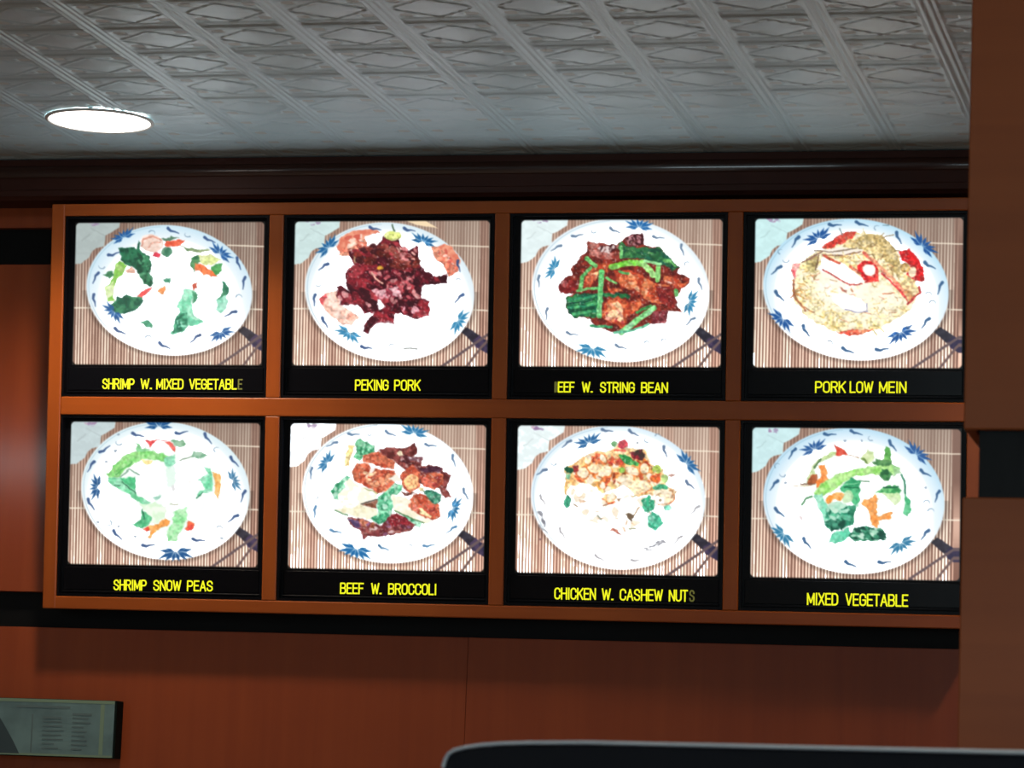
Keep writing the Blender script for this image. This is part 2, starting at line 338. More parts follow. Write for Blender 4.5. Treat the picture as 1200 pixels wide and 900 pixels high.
def base(cell, plate, petal, bright, rim=(222, 240, 248), rimw=.80):
    """bamboo mat, orchid petal, chopsticks on their rest, white plate"""
    p = Pic(); tlx, tly, W, H = FR[cell]
    U = (XX - tlx) / W; V = (YY - tly) / H
    def C(x, y): return (tlx + (x - 25) * W / 1140, tly + (y - 35) * H / 853)
    ph = (U * 1140 + V * 18) / 17.6 * (1 + .0)
    idx = np.floor(ph).astype(int) % 512
    rr = np.random.RandomState(7); shade = rr.rand(512)
    st = .5 + .5 * np.cos(2 * math.pi * ph)
    con = np.clip(.35 + .85 * V, 0, 1)
    light = np.array((255, 238, 218), np.float32); dark = np.array((128, 94, 80), np.float32)
    t = np.clip((st - .3) * 1.25 + (shade[idx] - .5) * .6, 0, 1)
    t = .58 + (t - .52) * con * 1.2
    a = dark * (1 - t[..., None]) + light * t[..., None]
    warm = np.clip(vnoise(11, 90) * .0 + rr.rand(64)[np.clip((U * 22).astype(int) % 64, 0, 63)], 0, 1)
    red = np.array((196, 134, 112), np.float32)
    kk = (.05 + .42 * (U > .9) * (warm > .35) + .22 * (warm > .72) + .3 * np.clip(.5 - V, 0, 1) * (U < .3))[..., None]
    a = a * (1 - kk) + red * (.55 + .55 * t[..., None]) * kk
    g = .86 + .36 * V - .10 * np.clip(U - .6, 0, 1) + bright
    p.a = a * g[..., None]
    thr = (255, 244, 222)
    p.line([C(940, 178), C(1165, 186)], 7, thr, warp=.1, op=.8)
    p.line([C(15, 548), C(330, 552)], 8, thr, warp=.1, op=.8); p.line([C(900, 548), C(1165, 560)], 8, thr, warp=.1, op=.8)
    pc = np.array(petal, float)
    p.poly([C(-5, 10), C(300, 10), C(288, 72), C(235, 105), C(205, 120), C(197, 185), C(150, 195), C(125, 215), C(108, 250), C(60, 285), C(-5, 296)], petal, tuple(pc * .965), 1, warp=.25)
    p.line([C(110, 110), C(80, 140), C(60, 150)], 8, tuple(pc * .88), warp=.4, op=.8); p.line([C(200, 120), C(160, 100), C(120, 80)], 7, tuple(pc * .9), warp=.4, op=.8)
    p.scat([C(90, 36), C(180, 36), C(170, 66), C(120, 66)], [(190, 150, 175), (150, 120, 160), tuple(pc)], 14, 9, 3, op=.7)
    # chopstick rest and chopsticks
    bk = (42, 38, 50)
    p.poly([C(998, 682), C(1036, 656), C(1112, 708), C(1072, 750)], bk, (62, 60, 72), 2, warp=.3)
    p.poly([C(1075, 735), C(1110, 705), C(1170, 750), C(1170, 822), C(1088, 775)], (50, 44, 70), (75, 60, 88), 1, warp=.4)
    p.line([C(870, 900), C(1175, 688)], 15, (104, 86, 88), warp=.1); p.line([C(1020, 905), C(1120, 775), C(1172, 722)], 14, (112, 90, 88), warp=.1)
    # plate
    cx, cy, rx, ry, th = plate
    ca, sa = math.cos(th), math.sin(th)
    u = ((XX - cx) * ca + (YY - cy) * sa) / rx; v = (-(XX - cx) * sa + (YY - cy) * ca) / ry
    r = np.sqrt(u * u + v * v)
    sh = np.clip(1 - np.abs(r - 1.02) / .05, 0, 1) * (YY > cy) * .25
    p.a = p.a * (1 - sh[..., None])
    w = np.clip((r - rimw) / (1 - rimw), 0, 1) * np.clip(.40 - (YY - cy) / ry * .85 + .30 * np.abs(u), 0, 1)
    pl = np.array((255, 255, 255), np.float32) * (1 - w[..., None]) + np.array(rim, np.float32) * w[..., None]
    e = np.clip(1 - np.abs(r - .972) / .008, 0, 1) * .45 * (u < -.2)
    pl = pl * (1 - e[..., None]) + np.array((120, 160, 180), np.float32) * e[..., None]
    m = np.clip(.5 + (1 - r) * ry / 6, 0, 1)[..., None]
    p.a = p.a * (1 - m) + pl * m
    return p
def dish1():
    p = base(0, (592, 441, 487, 381, .12), (176, 188, 186), -.12, rim=(196, 224, 238), rimw=.70)
    p.poly([(545,215),(600,180),(740,200),(850,210),(850,250),(760,270),(745,330),(880,370),(900,420),(860,520),(870,590),(760,600),(600,690),(520,700),(430,600),(420,520),(280,460),(280,330),(340,320),(470,260)], (255,255,255))
    p.ell(490,165,68,50,.2,(235,205,190),(255,236,226)); p.line([(430,180),(440,140),(500,125),(545,150)],9,(215,150,130)); p.line([(470,190),(500,160),(540,160)],7,(225,165,145))
    p.poly([(575,150),(680,148),(665,175),(600,190),(565,180)],(226,84,56),(240,110,80)); p.poly([(545,140),(610,125),(650,135),(560,155)],(85,125,100)); p.ell(578,215,30,28,0,(60,125,95),(110,160,130))
    p.poly([(490,238),(515,212),(545,222),(535,242)],(214,60,80)); p.poly([(660,180),(740,200),(830,205),(780,225),(700,205)],(110,140,100),(150,170,120))
    p.poly([(300,195),(345,190),(400,200),(415,150),(425,215),(470,235),(490,310),(470,350),(500,400),(480,418),(440,400),(410,330),(370,300),(320,280),(305,240)],(12,72,52),(40,115,80))
    p.scat([(400,220),(470,240),(500,410),(440,410),(400,320)],[(90,165,120),(15,70,50),(55,130,90)],50,9,1)
    p.poly([(300,265),(345,300),(320,340),(290,380),(260,440),(270,500),(235,500),(225,420),(260,370),(270,300)],(130,195,80),(180,220,130),1)
    p.poly([(215,430),(270,380),(268,470),(230,490)],(205,230,160),(230,240,200)); p.poly([(200,355),(255,325),(265,355),(240,370)],(60,125,85))
    p.poly([(340,325),(375,305),(395,335),(360,345)],(230,180,160)); p.ell(360,405,78,68,.1,(255,255,255))
    p.poly([(400,470),(450,440),(500,425),(470,455),(430,485),(408,490)],(232,80,80),(240,120,110)); p.poly([(530,435),(560,412),(580,430),(555,462),(525,450)],(238,150,90),(244,180,130)); p.poly([(555,375),(605,372),(600,395),(570,398)],(70,150,115))
    p.poly([(245,530),(290,485),(350,470),(430,480),(435,510),(400,550),(340,575),(280,572),(240,550)],(18,88,66),(60,135,95),2)
    p.poly([(420,625),(470,615),(500,650),(490,662),(455,645)],(75,155,120)); 
    p.poly([(600,690),(640,660),(630,610),(650,570),(640,540),(690,425),(745,440),(720,520),(740,580),(790,625),(760,645),(700,640),(670,690),(620,700)],(120,212,170),(175,235,205),3)
    p.poly([(625,620),(650,570),(690,570),(705,610),(690,660),(650,690),(615,690)],(20,105,78),(90,180,140),1); p.scat([(635,590),(700,590),(690,660),(640,670)],[(150,220,190),(20,100,75)],20,6,5)
    p.poly([(725,440),(755,450),(750,500),(730,520)],(70,150,110)); p.poly([(725,405),(755,400),(755,425),(735,435)],(205,90,70)); p.poly([(700,590),(780,625),(760,640),(710,640)],(110,205,165))
    p.poly([(715,255),(760,235),(780,260),(750,290),(745,330),(715,300)],(50,115,75),(90,150,100)); p.poly([(760,240),(830,230),(895,265),(860,290),(810,290),(770,275)],(215,225,150),(235,240,190)); p.poly([(840,300),(900,285),(895,330),(860,355),(840,330)],(60,150,80),(90,175,100))
    p.poly([(740,280),(790,290),(845,330),(875,360),(800,350),(745,320)],(238,100,50),(244,130,80))
    p.poly([(900,390),(935,410),(935,460),(905,510),(865,500),(905,460)],(35,115,85),(90,160,120)); p.poly([(865,500),(930,470),(935,530),(900,575),(875,560)],(130,215,180),(175,235,210))
    for x,y,a,s in ((325,130,-.45,1),(890,225,.65,1.05),(270,565,.8,1),(895,690,-.4,1)): lotus(p,x,y,a+(3.14 if y>440 else 0),s)
    for x,y,a in ((270,225,-.4),(615,92,.3),(830,145,.3),(160,370,1.9),(155,500,1.3),(1000,285,1.1),(1030,400,1.6),(565,765,.35),(305,680,.35),(950,580,2.6),(745,725,2.3)): squig(p,x,y,a,62)
    for x,y,a in ((195,300,.3),(490,105,3.6),(700,115,.8),(1000,480,3.2),(470,720,3.4)): hook(p,x,y,a)
    return p
def dish2():
    p = base(1, (583, 450, 498, 405, .14), (206, 228, 226), 0, rim=(214, 232, 240))
    p.poly([(670,30),(790,30),(865,78),(740,58)],(244,218,180),warp=.2)
    T1,T2=(222,120,96),(240,160,130)
    p.poly([(275,190),(300,130),(370,92),(480,80),(530,100),(450,125),(450,185),(400,200),(350,245),(295,240)],T1,T2); p.scat([(320,130),(420,110),(430,180),(340,210)],[(250,215,195),(205,90,75)],16,11,9)
    p.poly([(830,190),(900,168),(955,190),(995,270),(985,325),(930,360),(900,300),(840,250)],T1,T2,1); p.scat([(850,200),(930,200),(960,290),(900,280)],[(250,205,190),(205,95,80)],12,10,2)
    p.poly([(165,490),(235,445),(275,450),(290,520),(330,545),(400,600),(360,650),(300,640),(230,580),(180,520)],(246,190,170),(255,228,214)); p.poly([(165,490),(215,462),(220,480),(185,520)],(226,90,96)); p.ell(350,600,20,24,.3,(230,150,130),op=.7)
    p.ell(600,125,50,32,.05,(226,236,130),(245,248,190)); p.line([(600,60),(610,90)],8,(60,90,60)); p.poly([(440,130),(500,115),(540,140),(510,185),(460,190)],(255,250,246))
    M=[(545,120),(560,140),(620,150),(640,140),(650,180),(690,205),(745,185),(750,280),(790,330),(850,360),(915,345),(915,400),(810,410),(765,420),(760,490),(812,500),(815,585),(745,605),(620,575),(600,625),(530,630),(480,650),(465,690),(430,680),(450,620),(500,565),(440,575),(390,520),(300,530),(275,470),(275,420),(300,408),(350,450),(330,400),(325,340),(375,290),(350,245),(340,215),(420,195),(500,190),(535,155)]
    p.poly(M,(108,24,38),(58,14,24),1)
    p.scat(M,[(150,40,50),(70,15,28),(120,28,40),(52,14,24),(168,58,66)],230,20,4,asp=2.2,ang=.5)
    p.scat([(340,200),(560,160),(760,260),(740,340),(560,300),(400,290)],[(92,30,24),(130,48,40),(62,16,22),(160,80,70)],80,14,5,ang=.3)
    p.scat([(450,330),(720,320),(760,500),(600,520),(480,470)],[(190,90,96),(100,20,34),(60,14,24),(214,140,140)],80,10,6)
    p.scat([(470,440),(640,420),(650,480),(520,500)],[(244,190,196),(225,150,160),(150,50,66)],60,11,7)
    p.scat([(640,540),(740,530),(810,580),(640,570)],[(235,170,180),(150,50,60)],20,9,8)
    p.scat([(620,180),(740,200),(720,300),(640,290)],[(210,130,130),(235,170,160),(120,40,44)],22,9,12)
    p.poly([(510,490),(540,500),(560,540),(515,550)],(255,250,250)); p.ell(528,312,16,12,0,(220,160,50)); p.line([(480,340),(500,370),(540,400)],10,(225,170,150)); p.line([(380,250),(380,275)],12,(180,150,110),op=.8)
    p.scat([(300,420),(380,480),(500,540),(400,550),(280,500)],[(150,50,60),(90,20,32),(215,150,150)],26,11,10,ang=.8)
    p.ell(545,668,78,42,-.2,(255,255,255)); p.line([(470,660),(520,625),(610,632)],9,(140,60,70),op=.7)
    for x,y,a,s in ((225,190,-.75,1.1),(780,155,.3,1.05),(985,620,-1.0,1.05),(345,690,.5,1.1)): lotus(p,x,y,a+(3.14 if y>440 else 0),s,col=(25,95,150) if y<440 else (45,130,175))
    for x,y,a in ((500,78,.1),(700,85,.1),(195,305,2.4),(990,300,1.2),(145,500,1.5),(205,630,.9),(990,490,2.2),(450,775,0)): squig(p,x,y,a,58)
    p.line([(670,780),(740,782)],9,(120,125,120),op=.7)
    for x,y,a in ((165,410,.3),(595,765,3.4),(985,380,3.5)): hook(p,x,y,a,op=.6,r=12)
    p.ell(875,665,12,34,.3,(225,230,228),op=.6)
    return p
def dish3():
    p = base(2, (597, 441, 521, 420, .1), (232, 246, 246), .06, rim=(228, 240, 246))
    A=[(405,150),(440,185),(500,175),(575,180),(620,140),(650,115),(725,110),(735,180),(830,190),(870,250),(940,310),(930,335),(1005,370),(1000,400),(950,430),(920,480),(930,540),(960,570),(880,560),(860,630),(760,640),(620,690),(560,690),(440,640),(420,610),(330,600),(275,545),(280,490),(320,460),(240,455),(235,400),(270,370),(310,350),(300,310),(350,260),(400,220)]
    p.poly(A,(92,30,26),(140,48,36),1)
    p.scat([(400,160),(600,180),(590,260),(420,250)],[(70,22,24),(150,60,50),(120,40,34),(190,120,110)],60,15,4,ang=.1); p.scat([(460,185),(560,180),(560,220),(480,215)],[(235,215,210),(60,20,24)],26,8,14)
    p.poly([(650,115),(725,110),(735,175),(640,190),(620,150)],(66,24,30),(120,60,60)); p.scat([(640,120),(720,120),(720,170),(640,180)],[(190,130,135),(60,20,26)],26,6,15)
    G1,G2=(44,120,66),(85,165,90)
    p.poly([(600,150),(625,180),(700,190),(830,190),(870,250),(940,310),(900,330),(850,290),(740,260),(600,250),(585,190)],(62,125,70),(25,70,52)); p.scat([(620,190),(850,200),(930,310),(700,260)],[(110,185,100),(30,90,70),(40,100,60)],50,9,17,asp=4,ang=.25)
    p.poly([(235,400),(275,370),(320,380),(350,400),(340,450),(270,465),(235,445)],(140,42,40),(100,24,28)); p.ell(268,400,22,22,0,(196,110,110),op=.6)
    p.poly([(275,490),(330,465),(500,455),(650,465),(640,490),(500,480),(450,600),(330,600),(280,550)],G1,(22,82,60),2); 
    for l in (((290,500),(440,475)),((290,545),(450,520)),((320,580),(460,560)),((420,650),(540,655)),((300,520),(430,500))): p.line(l,15,(86,178,112),(40,128,90))
    for l in (((285,522),(440,498)),((300,566),(440,545))): p.line(l,7,(20,66,50))
    MT1,MT2=(176,62,38),(214,112,70)
    for P_ in ([(470,280),(535,290),(520,330),(460,350),(400,440),(375,410),(390,360),(440,310)],[(560,330),(640,320),(720,345),(790,400),(880,410),(900,480),(870,520),(780,515),(730,490),(690,440),(620,430),(580,390)],[(510,510),(580,475),(640,510),(715,495),(720,530),(640,590),(625,670),(570,650),(480,600)],[(520,420),(600,430),(610,450),(540,455)],[(840,350),(900,360),(960,400),(1000,380),(960,430),(860,400)]): p.poly(P_,MT1,MT2,2)
    p.scat([(640,330),(760,380),(800,480),(740,480),(640,400)],[(228,140,90),(190,80,50),(240,180,140)],36,12,20); p.scat([(520,520),(600,500),(620,640),(500,610)],[(250,210,160),(228,140,96),(180,60,60),(240,170,150)],60,12,21); p.scat([(400,350),(470,330),(450,400),(390,410)],[(250,205,150),(205,100,70)],20,12,22)
    p.poly([(800,420),(880,420),(925,500),(920,545),(860,530),(820,500)],(104,26,30),(140,44,40)); p.poly([(790,560),(880,560),(860,632),(770,640)],(110,36,44),(150,70,76)); p.scat([(840,355),(900,370),(930,410),(860,400)],[(240,200,190),(170,80,60)],12,8,23)
    LG=(128,205,120)
    for l,w in ((((400,255),(450,300)),24),(((420,310),(370,360),(360,440)),22),(((345,445),(400,430),(460,430)),16),(((590,330),(640,345)),16),(((510,365),(570,400)),14),(((920,440),(925,470)),22),(((600,190),(600,245)),18)): p.line(l,w,(90,175,96),(130,205,120))
    p.line([(485,330),(478,470),(470,590)],30,(96,196,110),(140,220,150)); p.line([(545,305),(600,290),(660,278),(715,285)],34,(110,196,60),(150,215,110)); p.line([(720,280),(755,310),(790,350)],34,(130,205,90),(170,225,140)); p.line([(820,295),(812,380)],28,(96,180,80),(140,205,120)); p.line([(735,268),(830,285)],16,(150,220,150))
    p.line([(790,545),(700,610),(600,690)],32,(120,205,120),(160,225,170)); p.line([(770,530),(690,570)],16,(64,140,72)); p.line([(560,690),(650,680),(760,640)],14,(110,200,160)); p.line([(650,610),(700,590)],12,(130,60,50))
    for x,y,a,s in ((705,68,.08,1.1),(205,315,-1.15,.95),(1000,510,-1.25,1.05),(430,785,.2,1.2)): lotus(p,x,y,a+(3.14 if y>440 else 0),s,col=(30,100,165) if y<150 else (45,130,175))
    for x,y,a in ((345,118,-.3),(565,90,.3),(820,130,0),(220,195,2.5),(960,205,1.2),(120,390,1.4),(1065,405,1.1),(1005,625,2.3),(315,695,.1),(600,772,.2),(165,580,1.5)): squig(p,x,y,a,58,col=(60,90,125),op=.75,w=13)
    for x,y,a in ((438,95,.6),(985,285,2.5),(750,750,3.4),(850,735,3.0)): hook(p,x,y,a,r=14)
    return p
def dish4():
    p = base(3, (595, 437, 545, 414, .1), (205, 240, 240), -.04, rim=(180, 220, 240), rimw=.80)
    A=[(215,300),(270,270),(340,230),(450,180),(520,130),(580,100),(700,110),(750,110),(770,160),(840,220),(860,290),(940,390),(970,450),(930,540),(870,590),(760,650),(640,700),(500,690),(360,640),(280,560),(230,490),(235,400),(215,340)]
    p.poly(A,(255,246,214),(238,214,150),1)
    p.poly([(560,150),(640,115),(750,115),(830,210),(860,300),(850,370),(780,300),(740,230),(640,200),(520,185)],(196,170,110),(226,204,150),2)
    r=random.Random(4)
    def nood(P,n,cols,L=70,w=6,op=.8):
        m=p.mask(P); xs=[q[0] for q in P]; ys=[q[1] for q in P]; k=0
        while k<n:
            x=r.uniform(min(xs),max(xs)); y=r.uniform(min(ys),max(ys))
            if m[int(min(max(y/3,0),SY-1)),int(min(max(x/3,0),SX-1))]<.5: continue
            k+=1; a=r.uniform(-.7,.9)+(3.14 if r.random()<.5 else 0); b=a+r.uniform(-1.3,1.3); l=r.uniform(.5,1.1)*L
            x1,y1=x+l*.5*math.cos(a),y+l*.5*math.sin(a)
            p.line([(x,y),(x1,y1),(x1+l*.5*math.cos(b),y1+l*.5*math.sin(b))],w,r.choice(cols),op=op)
    nood([(560,130),(750,120),(850,250),(850,370),(760,290),(600,200)],30,[(160,130,80),(235,215,160),(205,180,110),(140,110,70),(180,140,90)])
    nood([(240,300),(360,250),(420,380),(600,500),(900,480),(860,580),(640,680),(380,630),(260,540)],58,[(255,248,200),(214,180,80),(190,150,80),(250,230,150),(225,196,90)])
    nood([(235,390),(280,380),(300,540),(240,480)],8,[(170,90,50),(200,140,70),(190,110,60)])
    p.ell(600,480,270,120,.15,(255,252,236),op=.75,soft=60); p.ell(470,400,150,90,.3,(255,252,240),op=.6,soft=40)
    nood([(300,400),(420,380),(600,500),(840,480),(800,560),(640,660),(400,600)],34,[(238,214,140),(214,184,100),(246,226,160),(196,160,90)],44,5)
    nood([(240,300),(400,240),(560,200),(840,300),(950,420),(900,520),(700,640),(400,620),(250,480)],70,[(255,252,228),(226,190,120),(250,236,180),(206,150,96),(214,120,90)],52,4.5,.75)
    nood([(300,280),(380,240),(380,340),(300,400)],10,[(150,130,70),(220,200,130),(190,150,80)],44,6)
    p.poly([(390,190),(450,150),(530,100),(600,95),(580,130),(520,170),(430,195)],(206,60,50),(190,90,70)); p.poly([(205,320),(225,285),(262,285),(250,330),(235,385)],(224,90,100),(250,190,180)); p.line([(230,380),(232,470),(300,560)],12,(150,80,50),op=.8)
    p.poly([(380,205),(470,190),(640,205),(600,232),(420,225)],(250,240,226)); p.line([(400,235),(520,235),(620,215)],8,(150,110,90)); p.line([(350,210),(460,215),(600,195)],6,(130,110,90)); p.poly([(280,270),(380,225),(360,340),(330,330)],(205,190,130),(160,140,90)); p.line([(380,240),(360,320)],8,(120,90,70)); p.line([(280,275),(340,250),(400,215)],8,(140,100,90))
    nood([(480,240),(620,225),(620,290),(540,285)],10,[(200,160,80),(150,110,60),(240,220,160)],45)
    p.poly([(375,320),(400,250),(500,275),(600,340),(640,395),(560,415),(470,365)],(255,250,246)); p.line([(400,320),(470,360),(560,410),(630,405)],8,(190,70,66)); p.line([(410,240),(460,265),(500,285)],14,(206,90,66)); 
    p.poly([(600,300),(640,270),(700,270),(730,330),(725,385),(650,400),(620,350)],(216,30,36),(235,70,60)); p.ell(672,322,38,34,.5,(255,246,236)); p.line([(560,300),(620,340)],14,(220,110,80))
    p.poly([(845,215),(905,200),(950,240),(990,310),(998,385),(935,388),(890,345),(915,300),(870,270)],(222,26,30),(200,40,40)); p.ell(925,335,24,30,.2,(250,225,190)); p.ell(885,310,28,26,.2,(150,110,60),(225,190,120))
    p.line([(640,220),(720,290),(820,380),(880,460),(910,510)],20,(230,110,90),(244,170,130)); p.line([(750,340),(840,430),(900,500)],12,(220,70,70)); p.poly([(860,400),(940,390),(972,450),(910,520),(880,470)],(240,215,160),(200,140,90)); p.line([(965,420),(970,455),(900,520)],12,(180,60,60))
    p.ell(560,515,110,46,.3,(255,250,240)); p.line([(530,550),(600,572),(660,565),(660,520)],6,(150,150,190)); p.poly([(500,425),(545,435),(540,455),(515,445)],(215,130,110)); p.line([(570,430),(575,450)],10,(225,160,120)); p.line([(755,460),(820,458)],7,(205,110,70))
    p.poly([(480,690),(540,672),(620,672),(700,668),(640,700),(560,708)],(228,84,66),(240,150,110))
    for x,y,a,s in ((375,135,-.45,1.15),(985,180,.75,1.25),(165,610,.7,1.15),(858,690,-.45,1.2)): lotus(p,x,y,a+(3.14 if y>440 else 0),s,col=(28,82,150))
    for x,y,a in ((475,55,-.1),(632,52,.2),(848,135,1.0),(242,158,2.0),(128,325,2.3),(150,475,.7),(1030,295,.4),(1088,430,1.8),(1003,635,2.1),(305,680,.9),(550,793,.3),(750,785,-.2)): squig(p,x,y,a,64,col=(45,85,130),w=17)
    for x,y,a in ((185,265,.1),(720,75,2.2),(1045,515,3.3),(440,750,4.2),(1020,465,3.5),(155,215,2)): hook(p,x,y,a)
    p.line([(500,80),(515,115)],6,(130,150,150)); p.line([(755,60),(790,58)],6,(110,140,150))
    return p
def dish5():
    p = base(4, (595, 436, 495, 404, .12), (196, 212, 214), -.04, rim=(214, 234, 240))
    G1,G2=(120,205,110),(165,225,150)
    p.poly([(260,350),(420,190),(640,150),(830,220),(900,340),(870,480),(760,640),(620,720),(440,640),(360,480)],(236,248,238),(250,254,250))
    p.poly([(250,340),(290,290),(350,235),(430,200),(540,205),(620,235),(590,260),(470,245),(420,270),(360,310),(330,350),(260,365)],G1,G2); p.poly([(420,155),(450,175),(500,200),(430,205)],(130,200,140))
    p.line([(285,320),(360,250),(440,210)],14,(150,220,130)); p.line([(300,340),(400,270)],7,(70,160,80),op=.7)
    p.poly([(450,250),(520,255),(505,285),(470,280)],(248,200,110),(252,228,160)); p.poly([(590,240),(650,225),(655,275),(620,310),(590,290)],(140,220,180),(185,238,210)); p.poly([(600,300),(650,290),(650,420),(610,420)],(222,244,232),op=.7)
    p.poly([(480,138),(545,140),(520,165),(505,185)],(232,76,80),(240,120,110)); p.poly([(590,145),(625,145),(658,175),(648,205),(610,170)],(232,84,76),(240,120,110)); p.poly([(630,138),(700,145),(715,165),(680,180),(650,165)],(120,175,135),(160,200,170)); p.line([(540,140),(600,140)],6,(240,160,160))
    p.poly([(740,240),(760,205),(800,212),(845,230),(790,245)],(100,160,125),(170,205,180)); p.line([(680,258),(750,235)],6,(130,150,130))
    p.poly([(250,365),(330,355),(420,355),(415,430),(440,470),(500,500),(480,530),(430,500),(340,430),(290,400)],(110,205,150),(160,228,190),1); p.poly([(330,360),(420,360),(410,430),(370,400)],(80,190,130)); p.line([(340,385),(420,450)],7,(60,120,90)); p.line([(330,355),(385,310),(450,350)],6,(110,150,130)); p.line([(300,400),(330,405)],10,(90,150,120))
    p.poly([(455,545),(480,560),(520,585),(500,640),(430,655),(400,635),(450,600)],(70,175,120),(110,205,150)); p.line([(460,545),(470,600)],7,(30,110,80)); p.poly([(520,480),(560,458),(570,470),(540,490)],(150,200,180))
    p.poly([(440,520),(540,500),(600,540),(590,590),(500,640),(520,590)],(210,240,200),(235,250,225),op=.7)
    p.poly([(465,655),(520,640),(590,600),(625,605),(610,640),(540,665),(510,715),(490,710),(510,670)],(244,160,80),(250,190,120)); p.poly([(465,655),(500,645),(505,668),(480,672)],(228,80,60)); p.poly([(705,655),(735,605),(768,640),(760,660),(720,665)],(240,110,70),(236,80,70))
    p.poly([(640,560),(715,530),(725,600),(690,650),(660,735),(605,735),(610,670),(640,620)],(140,222,150),(190,240,190),2); p.line([(625,515),(665,518)],8,(190,190,170))
    p.poly([(825,290),(865,310),(872,400),(865,440),(800,460),(770,485),(790,440),(830,430),(820,390),(780,370),(845,340)],(110,210,160),(160,230,195)); p.poly([(870,325),(915,340),(915,440),(905,490),(880,450),(885,400)],(246,180,100),(250,205,140)); p.line([(775,480),(810,450)],8,(50,120,90))
    p.ell(640,420,12,16,0,(225,225,225)); p.poly([(720,375),(745,378),(740,410),(728,405)],(240,230,228),op=.7); p.ell(470,400,54,64,.1,(255,255,255),op=.9)
    for x,y,a,s in ((555,55,.0,1.15),(195,415,-1.5,1.0),(990,375,1.2,.9),(655,795,3.1,1.35)): lotus(p,x,y,a,s,col=(28,84,140) if x<700 else (60,120,160))
    for x,y,a in ((435,108,.15),(690,92,-.3),(845,130,.8),(240,190,-.7),(158,295,2.0),(160,515,.9),(1000,265,.7),(1050,470,1.8),(990,600,2.4),(315,695,.7),(495,753,-.2),(790,722,0)): squig(p,x,y,a,62)
    for x,y,a in ((322,155,.6),(262,625,-1.0),(912,655,3.5),(895,195,2.2)): hook(p,x,y,a)
    for x,y in ((415,703),(322,645),(925,715),(196,620),(302,203),(245,265),(320,105)): p.ell(x,y,8,7,0,(120,140,160),op=.7)
    return p
def dish6():
    p = base(5, (597, 430, 502, 410, .1), (255, 255, 255), .12, rim=(240, 248, 252))
    p.scat([(400,120),(470,115),(525,160),(520,190),(440,240),(395,230)],[(110,190,140),(50,140,100),(160,215,180),(90,170,110)],1,1,1)
    p.poly([(365,150),(405,155),(385,200),(375,270),(340,270),(355,210)],(240,200,120),(250,225,160))
    BR=[(405,125),(440,115),(480,135),(520,155),(525,190),(450,215),(430,238),(395,225),(415,180)]
    p.poly(BR,(60,150,105),(120,200,150)); p.scat(BR,[(150,220,180),(40,125,85),(90,180,130)],60,8,2)
    p.poly([(540,180),(620,160),(700,165),(760,135),(765,200),(740,215),(805,230),(790,265),(915,280),(920,310),(965,320),(940,390),(965,450),(930,450),(890,400),(800,380),(700,300),(640,240),(560,210)],(92,34,34),(140,70,66),1)
    p.scat([(600,170),(800,230),(900,300),(940,380),(700,260)],[(150,90,90),(70,24,30),(110,44,44),(205,170,170)],60,12,3); p.poly([(650,190),(680,180),(692,205),(665,215)],(250,236,200)); p.poly([(770,280),(840,275),(915,285),(900,310),(800,305)],(64,26,44),(90,50,70)); p.scat([(715,215),(800,225),(790,250),(720,240)],[(235,215,220),(120,80,90)],24,7,30)
    M1,M2=(176,70,48),(216,116,84)
    for P_ in ([(450,205),(540,190),(600,225),(640,240),(640,290),(560,280),(500,250),(455,245)],[(385,300),(420,255),(480,250),(500,290),(440,380),(400,355)],[(440,370),(520,290),(640,300),(640,370),(590,420),(530,425),(470,390)],[(670,320),(740,260),(790,320),(780,400),(730,430),(680,390)],[(790,330),(850,310),(920,320),(920,380),(870,410),(800,380)],[(720,470),(760,430),(830,450),(900,500),(905,570),(860,590),(790,560),(720,520)]): p.poly(P_,M1,M2,2)
    p.scat([(450,300),(640,320),(600,410),(480,380)],[(236,160,120),(200,96,70),(252,214,170)],40,13,4); p.ell(735,365,42,46,.2,(240,160,110),(250,200,140)); p.scat([(800,330),(910,330),(880,400),(800,380)],[(220,110,90),(150,50,50)],20,13,5); p.scat([(730,470),(890,500),(880,570),(740,520)],[(200,90,70),(140,44,44),(230,130,110)],26,14,6)
    p.poly([(495,290),(525,275),(520,300),(500,312)],(250,240,232)); p.poly([(470,330),(490,312),(480,345)],(245,225,200)); p.poly([(600,340),(650,315),(680,360),(640,370)],(245,240,225))
    p.poly([(360,330),(400,370),(540,430),(530,460),(440,500),(300,520),(290,460),(330,400)],(252,246,226),(255,252,244)); p.poly([(290,525),(440,500),(530,520),(540,580),(470,580),(380,560)],(240,232,196),(250,246,222)); p.line([(290,530),(360,560)],8,(110,150,110)); p.line([(440,495),(540,465)],7,(70,60,50)); p.line([(460,400),(540,430)],6,(170,180,120))
    p.poly([(445,500),(540,470),(535,515)],(120,70,50),(160,110,90))
    for BR,s in (([(265,420),(300,370),(360,325),(375,330),(340,370),(345,400),(300,440),(310,465),(285,470)],3),([(540,450),(580,425),(640,375),(680,385),(670,430),(620,440),(625,540),(600,600),(540,610),(500,580),(540,540)],5),([(680,550),(740,565),(800,600),(780,630),(750,620),(700,580)],6)):
        p.poly(BR,(80,180,130),(150,220,180)); p.scat(BR,[(190,235,210),(50,150,105),(110,200,155)],90,9,s)
    p.poly([(800,420),(850,412),(910,435),(910,480),(870,495),(830,455)],(25,95,75),(80,150,120)); p.poly([(620,440),(700,450),(730,470),(720,510),(800,560),(860,600),(830,612),(740,570),(630,530)],(246,238,210),(255,250,235)); p.line([(640,535),(740,575),(810,605)],7,(90,130,80)); p.poly([(775,515),(800,520),(855,565),(845,575),(790,545)],(240,222,170)); p.poly([(780,400),(815,395),(810,420),(785,425)],(235,215,160)); p.poly([(680,420),(760,425),(700,445)],(110,50,40))
    D=[(360,570),(430,575),(500,600),(560,620),(620,545),(700,570),(760,610),(740,640),(650,665),(580,685),(480,680),(465,700),(440,650),(370,615)]
